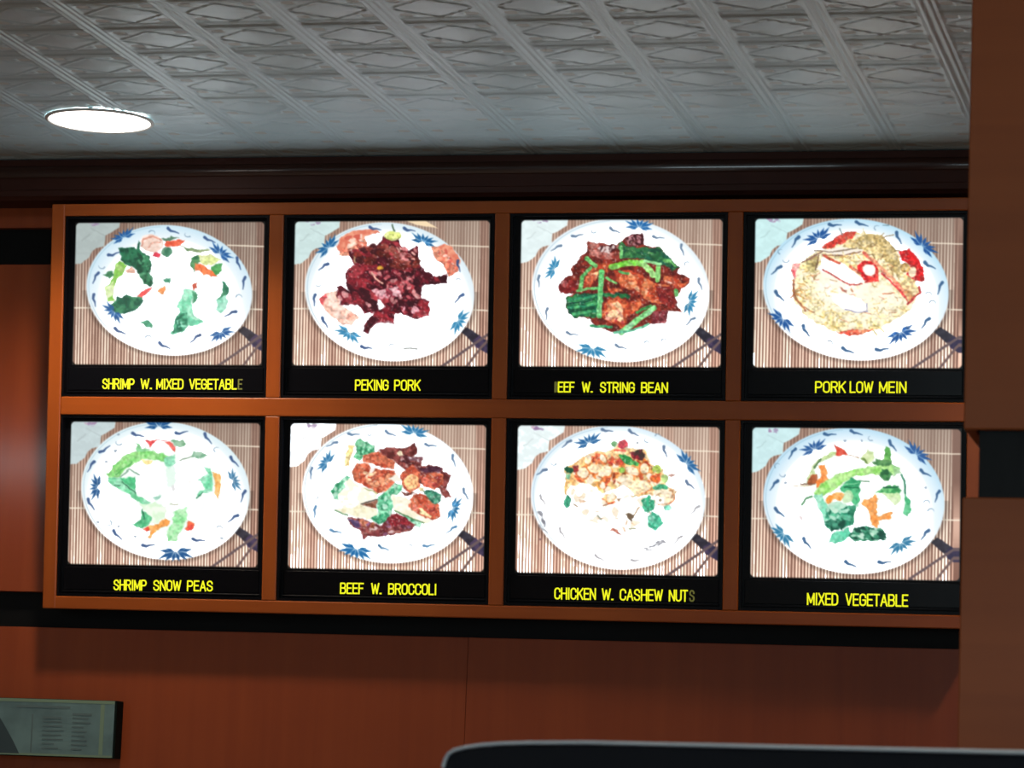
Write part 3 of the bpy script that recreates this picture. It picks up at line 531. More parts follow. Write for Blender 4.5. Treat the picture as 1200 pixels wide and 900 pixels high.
    p.poly(D,(104,38,44),(150,80,76),1); p.scat(D,[(150,96,130),(86,30,40),(170,110,100),(230,200,200)],60,9,8,ang=.1); p.poly([(620,550),(680,560),(750,610),(640,620),(600,600)],(140,34,44),(110,24,36)); p.poly([(360,580),(420,590),(440,630),(380,615)],(80,60,100),(130,100,140)); p.scat([(420,580),(520,600),(520,640),(450,640)],[(190,110,80),(140,70,50)],18,11,9)
    for x,y,a,s in ((752,75,.2,1.1),(240,250,-.95,.95),(980,520,-1.2,1.0),(412,760,.25,1.3)): lotus(p,x,y,a+(3.14 if y>440 else 0),s,col=(40,115,165) if y<700 else (25,105,165))
    for x,y,a in ((400,82,-.1),(615,80,.3),(850,148,0),(270,145,2.6),(985,240,1.2),(150,315,1.5),(172,540,1.5),(1055,435,1.0),(970,645,2.4),(295,652,.1),(575,750,.3),(840,735,-.2)): squig(p,x,y,a,58,col=(65,100,140) if y<500 else (50,110,160),op=.8,w=13)
    for x,y,a in ((490,85,.6),(180,455,-.5),(730,740,4)): hook(p,x,y,a,r=10,op=.6)
    return p
def dish7():
    p = base(6, (607, 440, 512, 422, .1), (238, 250, 250), .14, rim=(214, 234, 246), rimw=.86)
    A=[(290,260),(350,250),(400,200),(460,175),(560,170),(620,110),(660,150),(760,160),(790,230),(870,280),(890,380),(950,400),(920,450),(860,480),(780,420),(700,430),(600,450),(540,490),(480,400),(400,360),(330,370),(300,400),(295,340)]
    p.poly(A,(250,190,120),(252,224,176),1)
    p.scat([(340,290),(460,190),(760,210),(860,300),(840,380),(600,440),(560,480),(500,400),(380,360)],[(255,214,140),(236,130,60),(255,240,215),(246,170,90),(224,96,60),(255,246,230)],190,17,2,asp=1.3)
    p.scat([(340,290),(460,190),(760,210),(860,300),(600,380)],[(176,60,40),(200,90,40),(120,60,30)],60,6,3,asp=2.6)
    p.scat([(440,180),(640,200),(640,250),(480,240)],[(214,90,60),(236,140,90),(190,60,50)],26,13,4)
    for x,y,rx,ry,a in ((465,270,36,26,.2),(530,290,40,28,-.4),(400,295,34,30,.5),(690,285,40,22,.4),(650,330,46,26,-.2),(560,440,42,28,-.3),(760,270,26,28,.2),(700,380,100,44,-.1),(870,430,60,50,.1),(520,210,26,14,.9),(430,215,20,30,.2)):
        p.ell(x+3,y+6,rx+5,ry+6,a,(226,120,60),op=.75); p.ell(x,y,rx,ry,a,(255,240,212),(255,226,180))
    p.poly([(325,385),(400,350),(480,380),(510,420),(640,370),(720,430),(730,520),(680,560),(780,560),(800,620),(560,620),(420,560),(340,470)],(255,252,244),(255,255,255)); p.ell(560,442,40,24,-.2,(255,214,150),(250,180,100)); p.line([(515,450),(545,475),(590,470)],12,(214,90,40))
    LO=[(330,380),(500,400),(730,430),(870,400),(930,440),(800,560),(640,640),(440,580),(340,480)]
    p.scat(LO,[(252,240,220),(246,228,200),(255,250,240),(255,255,252)],90,16,31,asp=1.4,op=.8); p.scat(LO,[(214,170,130),(190,150,110),(226,190,150)],34,4,32,asp=3.2,op=.8)
    p.poly([(610,190),(650,185),(690,215),(730,240),(720,262),(650,240),(615,215)],(40,135,70),(90,175,90)); p.ell(630,280,18,18,0,(150,205,90)); p.ell(582,125,15,16,0,(120,170,120)); p.ell(635,130,30,26,0,(206,80,90),(180,60,80)); p.line([(590,165),(650,165)],14,(220,90,70)); p.poly([(680,172),(750,158),(765,205),(740,225),(690,200)],(60,52,46),(110,40,50)); p.poly([(680,180),(720,195),(735,220),(700,210)],(140,40,50))
    p.poly([(285,262),(310,255),(345,275),(330,300),(300,295)],(30,90,62)); p.poly([(295,300),(330,302),(320,335),(300,325)],(140,205,160)); p.poly([(335,258),(380,255),(370,285),(345,290)],(150,50,50)); p.poly([(285,460),(315,420),(332,445),(325,490),(300,510)],(24,115,78),(70,165,130)); p.line([(300,350),(300,420)],9,(244,190,110))
    p.ell(835,275,28,22,.4,(170,200,90),(220,225,150)); p.ell(825,330,30,24,.1,(222,80,50),(236,120,60)); p.poly([(810,380),(840,355),(890,365),(895,390),(830,395)],(70,165,120),(110,195,150)); p.ell(880,330,20,22,0,(190,220,140)); p.ell(920,312,18,9,0,(200,140,120),op=.7); p.line([(905,400),(930,400),(920,440)],9,(200,150,110)); 
    p.poly([(745,450),(780,430),(820,465),(812,510),(780,530),(745,505)],(55,160,118),(80,180,140)); p.poly([(780,560),(810,520),(850,545),(875,590),(825,635),(785,610)],(60,175,135),(100,200,165)); p.poly([(790,540),(820,545),(815,575),(795,570)],(140,225,195)); p.ell(897,500,24,16,0,(110,215,180),(190,240,220)); p.ell(670,490,62,52,0,(255,252,244)); p.line([(700,540),(730,500)],7,(190,150,110))
    p.poly([(650,540),(700,535),(678,580)],(110,90,70)); p.poly([(600,450),(630,452),(615,465)],(150,110,80)); p.poly([(545,630),(600,622),(630,662),(590,645)],(200,120,100)); p.line([(670,625),(710,622)],6,(150,150,110)); p.line([(350,480),(370,492)],7,(150,120,90)); p.line([(490,550),(510,568)],9,(160,160,140)); p.line([(520,490),(545,480)],6,(170,110,80)); p.ell(852,455,9,7,0,(170,140,110)); p.line([(690,430),(780,420)],6,(205,190,130))
    for x,y,a,s in ((435,118,-.35,1.1),(1010,240,.85,1.15)): lotus(p,x,y,a,s,col=(40,100,155))
    p.scat([(740,740),(880,680),(890,700),(760,765)],[(130,130,140)],40,5,6,asp=2.5,ang=-.4,op=.8); p.scat([(120,515),(160,520),(200,620),(150,600)],[(130,130,140)],40,5,7,asp=2.5,ang=1,op=.8)
    for x,y,a in ((545,46,0),(700,62,.4),(885,172,1.1),(305,128,2.3),(1030,365,.6),(158,292,2.5),(1058,515,2.2),(168,455,.9),(500,793,.4),(715,805,-.2),(958,690,2.2),(280,648,.9),(170,625,.5)): squig(p,x,y,a,56,col=(75,100,135) if y<380 else (140,135,140),op=.85 if y<380 else .7,w=15 if y<380 else 11)
    for x,y,a in ((775,105,1.2),(230,240,.2),(840,80,3.3)): hook(p,x,y,a,r=15)
    p.ell(717,118,5,5,0,(130,140,150)); p.ell(153,685,6,8,0,(140,110,110))
    return p
def dish8():
    p = base(7, (613, 445, 532, 428, .1), (205, 236, 238), -.02, rim=(182, 218, 238), rimw=.76)
    p.poly([(300,350),(390,210),(500,150),(700,130),(840,230),(900,280),(930,420),(900,520),(800,600),(500,560),(380,420)],(238,248,238),(252,254,250))
    p.poly([(345,290),(400,200),(500,155),(520,175),(430,205),(390,250),(370,330),(345,340)],(190,215,150),(220,232,190)); p.line([(385,250),(420,200)],12,(90,130,80)); p.poly([(345,330),(370,285),(400,290),(395,340),(350,350)],(170,90,50),(196,110,70)); p.line([(300,345),(380,345)],9,(120,80,60),op=.8); p.line([(260,360),(350,355)],6,(220,200,160))
    p.poly([(500,115),(545,145),(590,175),(510,185)],(222,70,50),(235,100,80)); p.line([(590,178),(640,190)],5,(200,150,120)); p.ell(560,235,90,36,-.15,(255,255,255)); p.ell(620,140,56,44,0,(252,254,252))
    p.poly([(410,245),(440,228),(455,270),(450,300),(470,320),(420,345),(390,375),(390,330),(425,300)],(242,130,55),(246,165,95))
    p.poly([(655,200),(690,150),(730,160),(725,215),(700,230),(680,215)],(205,225,165),(225,235,190)); p.poly([(655,190),(685,200),(700,228),(675,222)],(110,140,70)); p.poly([(780,200),(800,120),(825,140),(835,235),(780,245)],(90,170,80),(120,190,100)); p.poly([(725,225),(740,200),(830,210),(835,240),(750,245)],(60,120,70),(95,150,90))
    p.poly([(375,400),(420,345),(500,300),(600,262),(720,245),(830,235),(890,250),(850,290),(700,290),(620,300),(540,350),(470,395),(400,430)],(140,212,100),(185,232,150),1); p.line([(480,330),(580,290),(700,270)],14,(190,236,150),op=.7)
    p.poly([(375,410),(420,400),(460,470),(440,560),(400,480)],(130,215,180),(170,232,205)); p.poly([(530,370),(600,310),(650,330),(645,440),(630,480),(600,450),(600,400),(550,395)],(50,160,105),(85,190,130)); p.line([(560,365),(640,370)],8,(20,110,70)); p.line([(555,350),(640,340)],6,(130,215,160)); p.line([(645,325),(705,330)],6,(110,150,120))
    p.poly([(760,290),(775,255),(815,255),(838,285),(820,330),(785,325)],(35,95,55),(70,140,80)); p.poly([(830,235),(880,245),(885,285),(850,300)],(150,200,140),op=.8)
    p.poly([(735,400),(790,360),(850,348),(885,375),(880,420),(800,400)],(50,145,80),(110,195,120)); p.poly([(770,400),(880,400),(890,450),(850,470),(800,420)],(200,230,170),(225,240,200)); p.line([(790,365),(870,362)],10,(20,95,60))
    p.line([(890,295),(910,330),(912,400)],12,(70,140,110)); p.poly([(905,400),(940,440),(952,500),(930,540),(905,520),(915,460)],(70,180,120),(110,205,150))
    p.poly([(450,450),(470,410),(530,390),(560,410),(540,440),(490,440),(470,470)],(244,150,60),(250,185,110)); p.ell(580,420,30,40,.3,(200,232,180),op=.8); p.ell(515,495,64,46,-.1,(205,236,215),(170,222,195))
    B1=[(440,560),(455,480),(500,520),(560,480),(620,470),(610,590),(580,590),(540,610),(480,618),(445,590)]
    p.poly(B1,(40,140,105),(110,200,165)); p.scat(B1,[(180,230,205),(20,100,75),(90,185,145)],60,9,3); p.poly([(450,560),(500,555),(570,560),(540,612),(480,618)],(15,75,58),(70,150,120),1); p.poly([(585,480),(625,475),(612,590),(585,590)],(30,120,88),(70,165,125))
    p.ell(660,530,46,60,.2,(255,253,248)); p.poly([(655,455),(740,405),(755,430),(740,500),(760,540),(830,520),(835,545),(760,555),(755,600),(720,580),(690,490)],(244,150,70),(248,175,105)); p.ell(805,480,50,36,.2,(255,255,252)); p.line([(830,515),(760,545)],20,(246,165,90))
    p.poly([(470,690),(480,640),(580,600),(600,650),(530,690)],(95,205,165),(130,220,185)); B2=[(580,650),(620,595),(720,600),(770,600),(800,640),(800,672),(700,680),(620,680)]
    p.poly(B2,(30,110,80),(80,160,125)); p.scat(B2,[(170,225,195),(10,70,55),(60,145,110),(210,240,220)],70,9,6,ang=.4)
    p.line([(310,465),(335,430),(365,420)],12,(110,160,120),taper=False); p.ell(305,545,9,14,-.6,(220,200,200),op=.7)
    for x,y,a,s in ((380,140,-.4,1.1),(980,170,.7,1.2),(200,640,.8,1.1),(890,695,-.5,1.15)): lotus(p,x,y,a+(3.14 if y>440 else 0),s,col=(40,88,150) if y<440 else (45,120,160))
    for x,y,a in ((475,52,-.1),(630,45,.2),(842,122,.8),(252,170,2.0),(145,355,2.1),(180,512,.6),(1035,282,.4),(1102,420,1.8),(1030,645,2.1),(340,693,.8),(595,815,.3),(795,802,-.15)): squig(p,x,y,a,62,col=(45,85,130),w=16)
    for x,y,a in ((195,290,.2),(715,78,1.2),(1065,505,3.3),(1040,455,3.4),(165,240,2.4)): hook(p,x,y,a)
    for x,y in ((562,93),(1032,368),(660,92),(210,340)): p.ell(x,y,7,6,0,(110,130,155),op=.7)
    return p

def finish(p, k):
    """fine print grain on the food so that sauces and leaves glisten"""
    mx, mn = p.a.max(2), p.a.min(2); cx, cy = (595, 440)
    ins = (((XX - cx) / 420) ** 2 + ((YY - cy) / 330) ** 2) < 1
    m = (np.clip((mx - mn - 28) / 40, 0, 1) * ins)
    G1, G2 = (.5, .4) if k in (1, 2, 3, 5, 6) else (.25, .1)
    n1, n2 = vnoise(200 + k, 11), vnoise(230 + k, 8)
    p.a = p.a * (1 + (m * (n1 - .5) * G1)[..., None])
    h = m * np.clip((n2 - .76) / .14, 0, 1) * G2
    p.a = p.a * (1 - h[..., None]) + np.array((255, 246, 236), np.float32) * h[..., None]
    return p
TLs = [(42, 35), (25, 35), (12, 22), (0, 15), (42, 28), (30, 20), (18, 18), (8, 15)]
Ws = [1113, 1140, 1180, 1230, 1107, 1139, 1180, 1236]; Hs = [845, 853, 868, 880, 845, 858, 868, 885]
for i in range(8): FR[i] = (TLs[i][0], TLs[i][1], Ws[i], Hs[i])
DISH = [dish1, dish2, dish3, dish4, dish5, dish6, dish7, dish8]
CROP = [(80, 252), (340, 252), (608, 252), (884, 252), (75, 488), (335, 492), (603, 495), (878, 498)]   # origin of each dish's drawing units (5 per photo pixel)

pm, nt, b = new_mat('backlit_print')
N, L = nt.nodes, nt.links
va = N.new('ShaderNodeVertexColor'); va.layer_name = 'print'
b.inputs['Base Color'].default_value = (.02, .02, .02, 1); b.inputs['Roughness'].default_value = .3
L.new(va.outputs[0], b.inputs['Emission Color']); b.inputs['Emission Strength'].default_value = 1.06
pm.cycles.emission_sampling = 'NONE'
GXN, GYN = 320, 240
def blur(a, n=1):
    for _ in range(n):
        p = np.pad(a, ((1, 1), (1, 1), (0, 0)), mode='edge')
        a = (p[:-2, 1:-1] + p[2:, 1:-1] + p[1:-1, :-2] + p[1:-1, 2:] + 2 * p[1:-1, 1:-1]) / 6
    return a
def screen_mesh(k, corners):
    """fine grid on the recessed plane; vertex colours carry the flat print"""
    img = blur(finish(DISH[k](), k).a, 1) / 255.0
    (ax, az), (bx, bz), (cx, cz), (dx, dz) = corners       # TL TR BL BR in board space, y = DS
    u, v = np.meshgrid(np.linspace(0, 1, GXN), np.linspace(0, 1, GYN))
    X = (ax * (1 - u) + bx * u) * (1 - v) + (cx * (1 - u) + dx * u) * v
    Z = (az * (1 - u) + bz * u) * (1 - v) + (cz * (1 - u) + dz * u) * v
    Y = np.full_like(X, DS)
    # where each vertex lies in the dish's drawing units
    pw = np.stack([X.ravel(), Y.ravel(), Z.ravel()], 1) @ np.array(Rb).T + np.array(ORG)
    d = (pw - CAM) @ RM
    fx = ((600 + FPX * d[:, 0] / d[:, 1]) - CROP[k][0]) * 5 / 3 - .5; fy = ((450 - FPX * d[:, 2] / d[:, 1]) - CROP[k][1]) * 5 / 3 - .5
    fx = np.clip(fx, 0, SX - 1.001); fy = np.clip(fy, 0, SY - 1.001); ix, iy = fx.astype(int), fy.astype(int); tx, ty = (fx - ix)[:, None], (fy - iy)[:, None]
    col = (img[iy, ix] * (1 - tx) + img[iy, ix + 1] * tx) * (1 - ty) + (img[iy + 1, ix] * (1 - tx) + img[iy + 1, ix + 1] * tx) * ty
    col = np.clip(col, 0, 1); col = np.where(col <= .04045, col / 12.92, ((col + .055) / 1.055) ** 2.4)
    # the photograph clips the plates: a backlit white is brighter than its sensor's white
    wv = np.clip((col.min(1) - .80) / .2, 0, 1); col = col * (1 + 2.9 * (wv * wv)[:, None] * np.array([[.9, 1.0, 1.08]]))
    # printed black margin with rounded corners
    U, V = u.ravel() * SW, v.ravel() * SH; rr = .008
    qx = np.maximum(np.abs(U - SW / 2) - (SW / 2 - rr - .001), 0); qy = np.maximum(np.abs(V - SH / 2) - (SH / 2 - rr - .001), 0)
    ed = np.clip((rr - np.hypot(qx, qy)) / .0025 + .2, 0, 1); col = col * ed[:, None]
    me = bpy.data.meshes.new('dish_picture'); nv = GXN * GYN; nf = (GXN - 1) * (GYN - 1)
    me.vertices.add(nv); me.vertices.foreach_set('co', np.stack([X.ravel(), Y.ravel(), Z.ravel()], 1).ravel().astype(np.float32))
    i0 = (np.arange(GYN - 1)[:, None] * GXN + np.arange(GXN - 1)[None, :]).ravel()
    q = np.stack([i0, i0 + GXN, i0 + GXN + 1, i0 + 1], 1).ravel()
    me.loops.add(nf * 4); me.loops.foreach_set('vertex_index', q.astype(np.int32))
    me.polygons.add(nf); me.polygons.foreach_set('loop_start', np.arange(0, nf * 4, 4, dtype=np.int32))
    me.update(calc_edges=True)
    ca = me.color_attributes.new('print', 'FLOAT_COLOR', 'POINT')
    ca.data.foreach_set('color', np.concatenate([col, np.ones((nv, 1))], 1).ravel().astype(np.float32))
    return me
# condensed sans capitals as strokes in a 0..1 box
def _o(x0, x1, y0, y1, a0, a1, n=8):
    cx, cy, rx, ry = (x0 + x1) / 2, (y0 + y1) / 2, (x1 - x0) / 2, (y1 - y0) / 2
    return [(cx + rx * math.cos(math.radians(a0 + (a1 - a0) * i / n)), cy + ry * math.sin(math.radians(a0 + (a1 - a0) * i / n))) for i in range(n + 1)]
def _cap(pts): return pts
LET = {
 'A': [[(0, 0), (.5, 1), (1, 0)], [(.2, .33), (.8, .33)]],
 'B': [[(0, 0), (0, 1), (.6, 1)] + _o(.3, .95, .53, 1, 90, -90) + [(0, .53)], [(.6, .53)] + _o(.3, 1, 0, .53, 90, -90) + [(0, 0)]],
 'C': [[(1, .70)] + _o(0, 1, .5, 1, 0, 180) + _o(0, 1, 0, .5, 180, 360) + [(1, .30)]],
 'D': [[(0, 0), (0, 1), (.5, 1)] + _o(0, 1, .4, 1, 90, 0) + _o(0, 1, 0, .6, 0, -90) + [(0, 0)]],
 'E': [[(1, 1), (0, 1), (0, 0), (1, 0)], [(0, .53), (.88, .53)]],
 'F': [[(1, 1), (0, 1), (0, 0)], [(0, .52), (.85, .52)]],
 'G': [[(1, .72)] + _o(0, 1, .5, 1, 0, 180) + _o(0, 1, 0, .5, 180, 360) + [(1, .48), (.55, .48)]],
 'H': [[(0, 0), (0, 1)], [(1, 0), (1, 1)], [(0, .52), (1, .52)]],
 'I': [[(.5, 0), (.5, 1)]],
 'K': [[(0, 0), (0, 1)], [(1, 1), (0, .38)], [(.33, .6), (1, 0)]],
 'L': [[(0, 1), (0, 0), (1, 0)]],
 'M': [[(0, 0), (0, 1), (.5, .15), (1, 1), (1, 0)]],
 'N': [[(0, 0), (0, 1), (1, 0), (1, 1)]],
 'O': [_o(0, 1, .5, 1, 0, 180) + _o(0, 1, 0, .5, 180, 360) + [(1, .75)]],
 'P': [[(0, 0), (0, 1), (.6, 1)] + _o(.2, 1, .46, 1, 90, -90) + [(0, .46)]],
 'R': [[(0, 0), (0, 1), (.6, 1)] + _o(.2, 1, .5, 1, 90, -90) + [(0, .5)], [(.55, .5), (1, 0)]],
 'S': [[(.96, .76)] + _o(.02, .96, .53, 1, 0, 180, 6) + [(.08, .62), (.92, .40)] + _o(0, 1, 0, .47, 0, -180, 6)],
 'T': [[(0, 1), (1, 1)], [(.5, 1), (.5, 0)]],
 'U': [[(0, 1)] + _o(0, 1, 0, .55, 180, 360) + [(1, 1)]],
 'V': [[(0, 1), (.5, 0), (1, 1)]],
 'W': [[(0, 1), (.25, 0), (.5, .9), (.75, 0), (1, 1)]],
 'X': [[(0, 0), (1, 1)], [(0, 1), (1, 0)]],
 '.': [[(0, .02), (1, .02)]],
}
LW = {'I': .22, 'M': 1.22, 'W': 1.45, '.': .16, 'L': .82, 'F': .82, 'E': .86, 'T': .9, 'A': 1.05}
def word_mesh(bm, text, xa, xb, z0, z1, d=0.0, th=.0028, slope=0.0):
    gap = .36; ws = [LW.get(c, 1.0) for c in text]; k = th / (xb - xa)
    u = (xb - xa - th) / (sum(ws) + gap * (len(text) - 1) + 1e-9)
    x = xa + th / 2; h = th / 2
    for ci, c in enumerate(text):
        w_ = ws[ci] * u
        for st in LET[c]:
            pts = [(x + p[0] * w_, z0 + h + p[1] * (z1 - z0 - th) + slope * (x + p[0] * w_ - xa)) for p in st]
            q = [pts[0]]
            for p in pts[1:]:
                if math.hypot(p[0] - q[-1][0], p[1] - q[-1][1]) > 1e-5: q.append(p)
            for i in range(len(q) - 1):
                ax, az = q[i]; bx, bz = q[i + 1]; L_ = math.hypot(bx - ax, bz - az); dx, dz = (bx - ax) / L_ * h, (bz - az) / L_ * h
                e0 = 1.0 if i == 0 else .5; e1 = 1.0 if i == len(q) - 2 else .5
                dd = d - .00002 * (i % 2) - .00005 * (ci % 2)
                bm.faces.new([bm.verts.new(v) for v in ((ax - dx * e0 - dz, dd, az - dz * e0 + dx), (bx + dx * e1 - dz, dd, bz + dz * e1 + dx), (bx + dx * e1 + dz, dd, bz + dz * e1 - dx), (ax - dx * e0 + dz, dd, az - dz * e0 - dx))])
        x += w_ + gap * u
# words of every caption: (word, left px, right px), top px at left, bottom px at left, slope
CAP = [([('SHRIMP', 119.7, 157.5), ('W.', 164.5, 178), ('MIXED', 183, 215), ('VEGETABL', 221.5, 277.5)], 443.4, 456.0, [('E', 278.5, 284)]),
       ([('PEKING', 415.8, 455.3), ('PORK', 461.7, 492.8)], 444.6, 457.6, []),
       ([('EEF', 653.5, 673.3), ('W.', 681.7, 694.7), ('STRING', 703, 743.8), ('BEAN', 751, 782.8)], 447.2, 460.0, [('B', 649.5, 653)]),
       ([('PORK', 955.0, 991.1), ('LOW', 995.5, 1023.3), ('MEIN', 1030, 1062.3)], 446.6, 460.4, []),
       ([('SHRIMP', 132.8, 171.7), ('SNOW', 179.4, 212.2), ('PEAS', 218.9, 249.4)], 679.0, 691.8, []),
       ([('BEEF', 398.3, 426.1), ('W.', 434.7, 447.2), ('BROCCOLI', 454.7, 511.7)], 682.6, 696.0, []),
       ([('CHICKEN', 649.4, 698.3), ('W.', 705, 718.9), ('CASHEW', 726.1, 776.7), ('NUT', 783.6, 806)], 688.4, 702.4, [('S', 807.5, 814)]),
       ([('MIXED', 945.5, 982.2), ('VEGETABLE', 990.5, 1064.2)], 694.4, 709.0, [])]
NAMES = ['shrimp with mixed vegetable on white plate, upper row far left', 'dark red peking pork with tomato slices', 'brown beef with green string beans',
         'yellow noodles with red pork slices, PORK LOW MEIN', 'shrimp and pale snow peas, SHRIMP SNOW PEAS', 'beef with broccoli florets, BEEF W. BROCCOLI',
         'orange cashew chicken, CHICKEN W. CASHEW NUTS', 'mixed vegetables with carrot and greens, MIXED VEGETABLE']
LABELS = ['black lit menu display captioned SHRIMP W. MIXED VEGETABLE, top row far left', 'black lit menu display showing dark red meat, captioned PEKING PORK',
          'black lit menu display showing beef with green string beans, top row', 'black lit menu display showing yellow noodles, captioned PORK LOW MEIN',
          'black lit menu display captioned SHRIMP SNOW PEAS, bottom row far left', 'black lit menu display showing beef with broccoli, captioned BEEF W. BROCCOLI',
          'black lit menu display captioned CHICKEN W. CASHEW NUTS, under the string bean one', 'black lit menu display captioned MIXED VEGETABLE, bottom row next to the pillar']
DS = .014
for k in range(8):
    c, r = k % 4, k // 4
    sx, sz = c * P, -r * Q
    root = tag(empty('menu_display', ORG, (TILT, 0, 0)), LABELS[k], 'menu display', 'lit menu displays in the wooden board')
    ox0, ox1, oz0, oz1 = sx - BL, sx + SW + BR, sz - SH - BB, sz + BT
    g = .0006
    TL, TR, BLc, BRc = deep(sx, sz, DS), deep(sx + SW, sz, DS), deep(sx, sz - SH, DS), deep(sx + SW, sz - SH, DS)
    # black housing: shallow tray with a lip, all round the picture and the caption strip
    bm = bmesh.new(); lip = .0055; y0, y1 = .001, DS + .0005
    add_box(bm, ox0 + g, ox0 + lip, y0, y1, oz0 + g, oz1 - g); add_box(bm, ox1 - lip, ox1 - g, y0, y1, oz0 + g, oz1 - g)
    add_box(bm, ox0 + lip, ox1 - lip, y0, y1, oz1 - lip, oz1 - g); add_box(bm, ox0 + lip, ox1 - lip, y0, y1, oz0 + g, oz0 + lip)
    add_box(bm, ox0 + g, ox1 - g, y1, FY1 - .001, oz0 + g, oz1 - g)
    bmobj('housing', bm, BEZEL, root)
    me = screen_mesh(k, (TL, TR, BLc, BRc)); pic = link('dish_picture', me, pm, root); 
    cz1 = BLc[1] - .004; cz0 = oz0 + .013
    strip = box('caption_strip', ox0 + .010, ox1 - .010, DS - .002, DS + .001, cz0, cz1, STRIP, root, .0008, 1)
    box('ledge', ox0 + .008, ox1 - .008, DS - .006, DS + .001, oz0 + .0075, oz0 + .0115, BEZEL, root, .001, 1)
    words, yt, yb, faded = CAP[k]
    xs0 = words[0][1]; dcap = DS - .0026
    slope_px = [.004, .004, .006, .004, .012, .014, .018, .019][k]
    for lst, nm, mt in ((words, 'caption', GLOW), (faded, 'faded_letter', DIMGLOW)):
        if not lst: continue
        bm = bmesh.new()
        for wd, a, b_ in lst:
            oa = slope_px * (a - xs0); ob = slope_px * (b_ - xs0)
            pa, pb = at(a, yt + oa, dcap), at(b_, yb + ob, dcap); pc = at(a, yb + oa, dcap); pd = at(b_, yt + ob, dcap)
            word_mesh(bm, wd, pc[0], pb[0], pc[1], pa[1], d=dcap, slope=(pb[1] - pc[1]) / (pb[0] - pc[0]))
        bmobj(nm, bm, mt, strip)

# ------------------------------------------------------------------ wood-clad pillar in the foreground, with the black reveal at the height of the wall's
YP = -2.5
px_u = onY(1132.5, 330, YP)[0]; px_l = onY(1125, 720, YP)[0]; px_c = onY(1145.5, 545, YP)[0]
PXL = (px_u + px_l) / 2; PXR = PXL + .42; PD = .42
zr1, zr0 = onY(1165, 503, YP)[2], onY(1165, 583, YP)[2]
pil = tag(empty('pillar', (PXL, YP, 0)), 'brown veneered square pillar with a black band, filling the right edge', 'pillar')
cin = px_c - PXL
box('core', cin, PXR - PXL - cin, cin, PD - cin, 0, ZC, BLACK, pil)
for z0_, z1_ in ((zr1, ZC), (0, zr0)):
    th = .012
    box('panel', 0, PXR - PXL, 0, th, z0_, z1_, W_PILLAR, pil, .0015, 1)
    box('panel', 0, PXR - PXL, PD - th, PD, z0_, z1_, W_PILLAR, pil, .0015, 1)
    box('panel', 0, th, th + .0005, PD - th - .0005, z0_, z1_, W_PILLAR, pil, .001, 1)
    box('panel', PXR - PXL - th, PXR - PXL, th + .0005, PD - th - .0005, z0_, z1_, W_PILLAR, pil, .001, 1)

# ------------------------------------------------------------------ menu sheet in a clear holder on the wall, lower left
ys = .082
a = onY(131, 821, ys); b_ = onY(135, 889, ys)
sx1 = (a[0] + b_[0]) / 2; sx0 = sx1 - .30; sz1, sz0 = a[2], b_[2]
sh = tag(empty('menu_sheet_holder', (sx0, ys, sz0)), 'dim greenish menu sheet in a flat clear holder at the lower left of the wall', 'sign')
ww, hh = sx1 - sx0, sz1 - sz0
paper, nt, bb = new_mat('printed_sheet'); N, L = nt.nodes, nt.links
tc = N.new('ShaderNodeTexCoord'); n = N.new('ShaderNodeTexNoise'); n.inputs['Scale'].default_value = 16; n.inputs['Detail'].default_value = 3; L.new(tc.outputs['Object'], n.inputs[0])
cr = N.new('ShaderNodeValToRGB'); cr.color_ramp.elements[0].position = .35; cr.color_ramp.elements[1].position = .62
cr.color_ramp.elements[0].color = (.11, .18, .19, 1); cr.color_ramp.elements[1].color = (.16, .26, .265, 1); L.new(n.outputs[0], cr.inputs[0]); L.new(cr.outputs[0], bb.inputs['Base Color'])
bb.inputs['Roughness'].default_value = .3
bb.inputs['Specular IOR Level'].default_value = .4
HOLD = simple('dark_green_edge', (.006, .012, .010), .7, spec=.08); PRINT = simple('print_ink', (.11,.165,.17), .5); SHEET_DARK = simple('print_photo', (.035, .06, .07), .5); BORD = simple('sheet_border', (.20,.29,.20), .5)
box('backing', 0, ww + .004, .002, YW - ys, 0, hh, HOLD, sh, .001, 1)
sheet = box('sheet', .0, ww, 0, .002, .001, hh - .001, paper, sh)
bm = bmesh.new(); rnd = random.Random(5)
for (cx0, cx1, top, n) in ((ww - .145, ww - .10, hh - .034, 8), (ww - .085, ww - .045, hh - .026, 9)):
    for i in range(n):
        zz = top - i * .0085; l = rnd.uniform(.55, 1) * (cx1 - cx0)
        add_box(bm, cx0, cx0 + l, -.0006, 0, zz - (.0026 if i else .0045), zz)
add_box(bm, ww - .20, ww - .09, -.0006, 0, hh - .018, hh - .0135); add_box(bm, ww - .168, ww - .165, -.0006, 0, .006, hh - .03)
tag(bmobj('faint_print', bm, PRINT, sheet), kind='stuff')
bm = bmesh.new()
pts = [(ww - .30, .004), (ww - .19, .004), (ww - .205, .03), (ww - .225, .06), (ww - .24, hh - .03), (ww - .30, hh - .022)]
vs = [bm.verts.new((x, -.0008, z)) for x, z in pts]; bm.faces.new(vs)
bmobj('printed_picture', bm, SHEET_DARK, sheet)  # darker area with a slanted edge at the sheet's left
bm = bmesh.new(); add_box(bm, 0, ww, -.0005, 0, hh - .007, hh - .001); add_box(bm, 0, ww, -.0005, 0, .001, .005); add_box(bm, ww - .028, ww - .020, -.0005, 0, .006, hh - .008)
bmobj('border', bm, BORD, sheet)

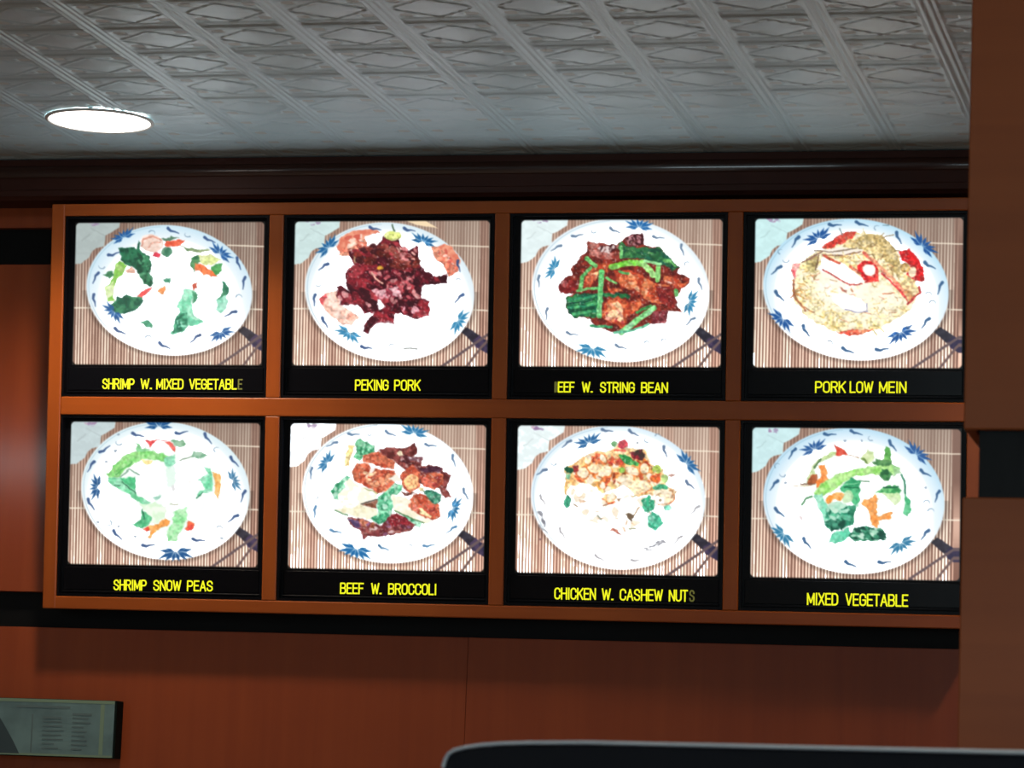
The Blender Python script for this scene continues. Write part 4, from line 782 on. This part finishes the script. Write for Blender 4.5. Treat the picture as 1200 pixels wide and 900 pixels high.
# ------------------------------------------------------------------ black booth back, bottom right, near the camera
YB = -3.3
pl = onY(545, 876, YB); zt_ = pl[2]
best = min(((abs(onY(1195, 887, y)[2] - zt_), y) for y in np.arange(-5, -1.5, .01)))[1]
pr_ = onY(1195, 887, best)
ang = math.atan2(best - YB, pr_[0] - pl[0]); 
bt = tag(empty('booth_seat', (pl[0], YB, 0), (0, 0, ang)), 'black high-backed booth seat with pale edge piping at the bottom right', 'seat')
bw = math.hypot(pr_[0] - pl[0], best - YB) + .5
ex = onY(516, 893, YB)[0] - pl[0]
# outline of the back seen from the front: gently domed rounded shoulder at the left
def outline(off=0.0):
    zz = zt_; s = [onY(q[0], q[1], YB) for q in ((514, 899), (517, 890), (522, 883), (530, 879), (545, 876), (570, 873.6), (600, 872.3), (640, 872.2), (720, 873.4))]
    o = [(q[0] - pl[0], q[2]) for q in s]
    return o + [(bw - .05, zz + .0005), (bw, zz - .01)]
ol = outline()
bm = bmesh.new()
ins = [(x, z) for x, z in ol] + [(bw, .42), (ol[0][0] - .0, .42)]
f = [bm.verts.new((x, 0, z)) for x, z in ins]; bk = [bm.verts.new((x, .07, z)) for x, z in ins]
bm.faces.new(f); bm.faces.new(bk[::-1])
for i in range(len(ins)): bm.faces.new((f[i], bk[i], bk[(i + 1) % len(ins)], f[(i + 1) % len(ins)]))
bmesh.ops.recalc_face_normals(bm, faces=bm.faces); bmobj('backrest', bm, VINYL, bt)
cu = bpy.data.curves.new('piping', 'CURVE'); cu.dimensions = '3D'; sp = cu.splines.new('POLY'); sp.points.add(len(ol) - 1)
for i, (x, z) in enumerate(ol): sp.points[i].co = (x, -.001, z, 1)
cu.bevel_depth = .0016; cu.bevel_resolution = 2
tmp = bpy.data.objects.new('piping', cu); C.objects.link(tmp); bpy.context.view_layer.update()
me = bpy.data.meshes.new_from_object(tmp.evaluated_get(bpy.context.evaluated_depsgraph_get())); bpy.data.objects.remove(tmp)
link('piping', me, PIPE, bt)
e1 = onY(501, 894, YB)
box('arm_cap', e1[0] - pl[0], ol[0][0] + .004, .01, .06, .42, e1[2], VINYL, bt, .003)
box('arm_cap_edge', e1[0] - pl[0], ol[0][0] + .001, .008, .012, e1[2] - .0035, e1[2] + .0005, PIPE, bt, .001)  # thin strip in the painted highlight tone
box('seat_cushion', 0, bw, -.45, 0, .30, .46, VINYL, bt, .03, 3)
box('seat_base', .02, bw - .02, -.40, .05, 0, .42, BLACK, bt, .005)
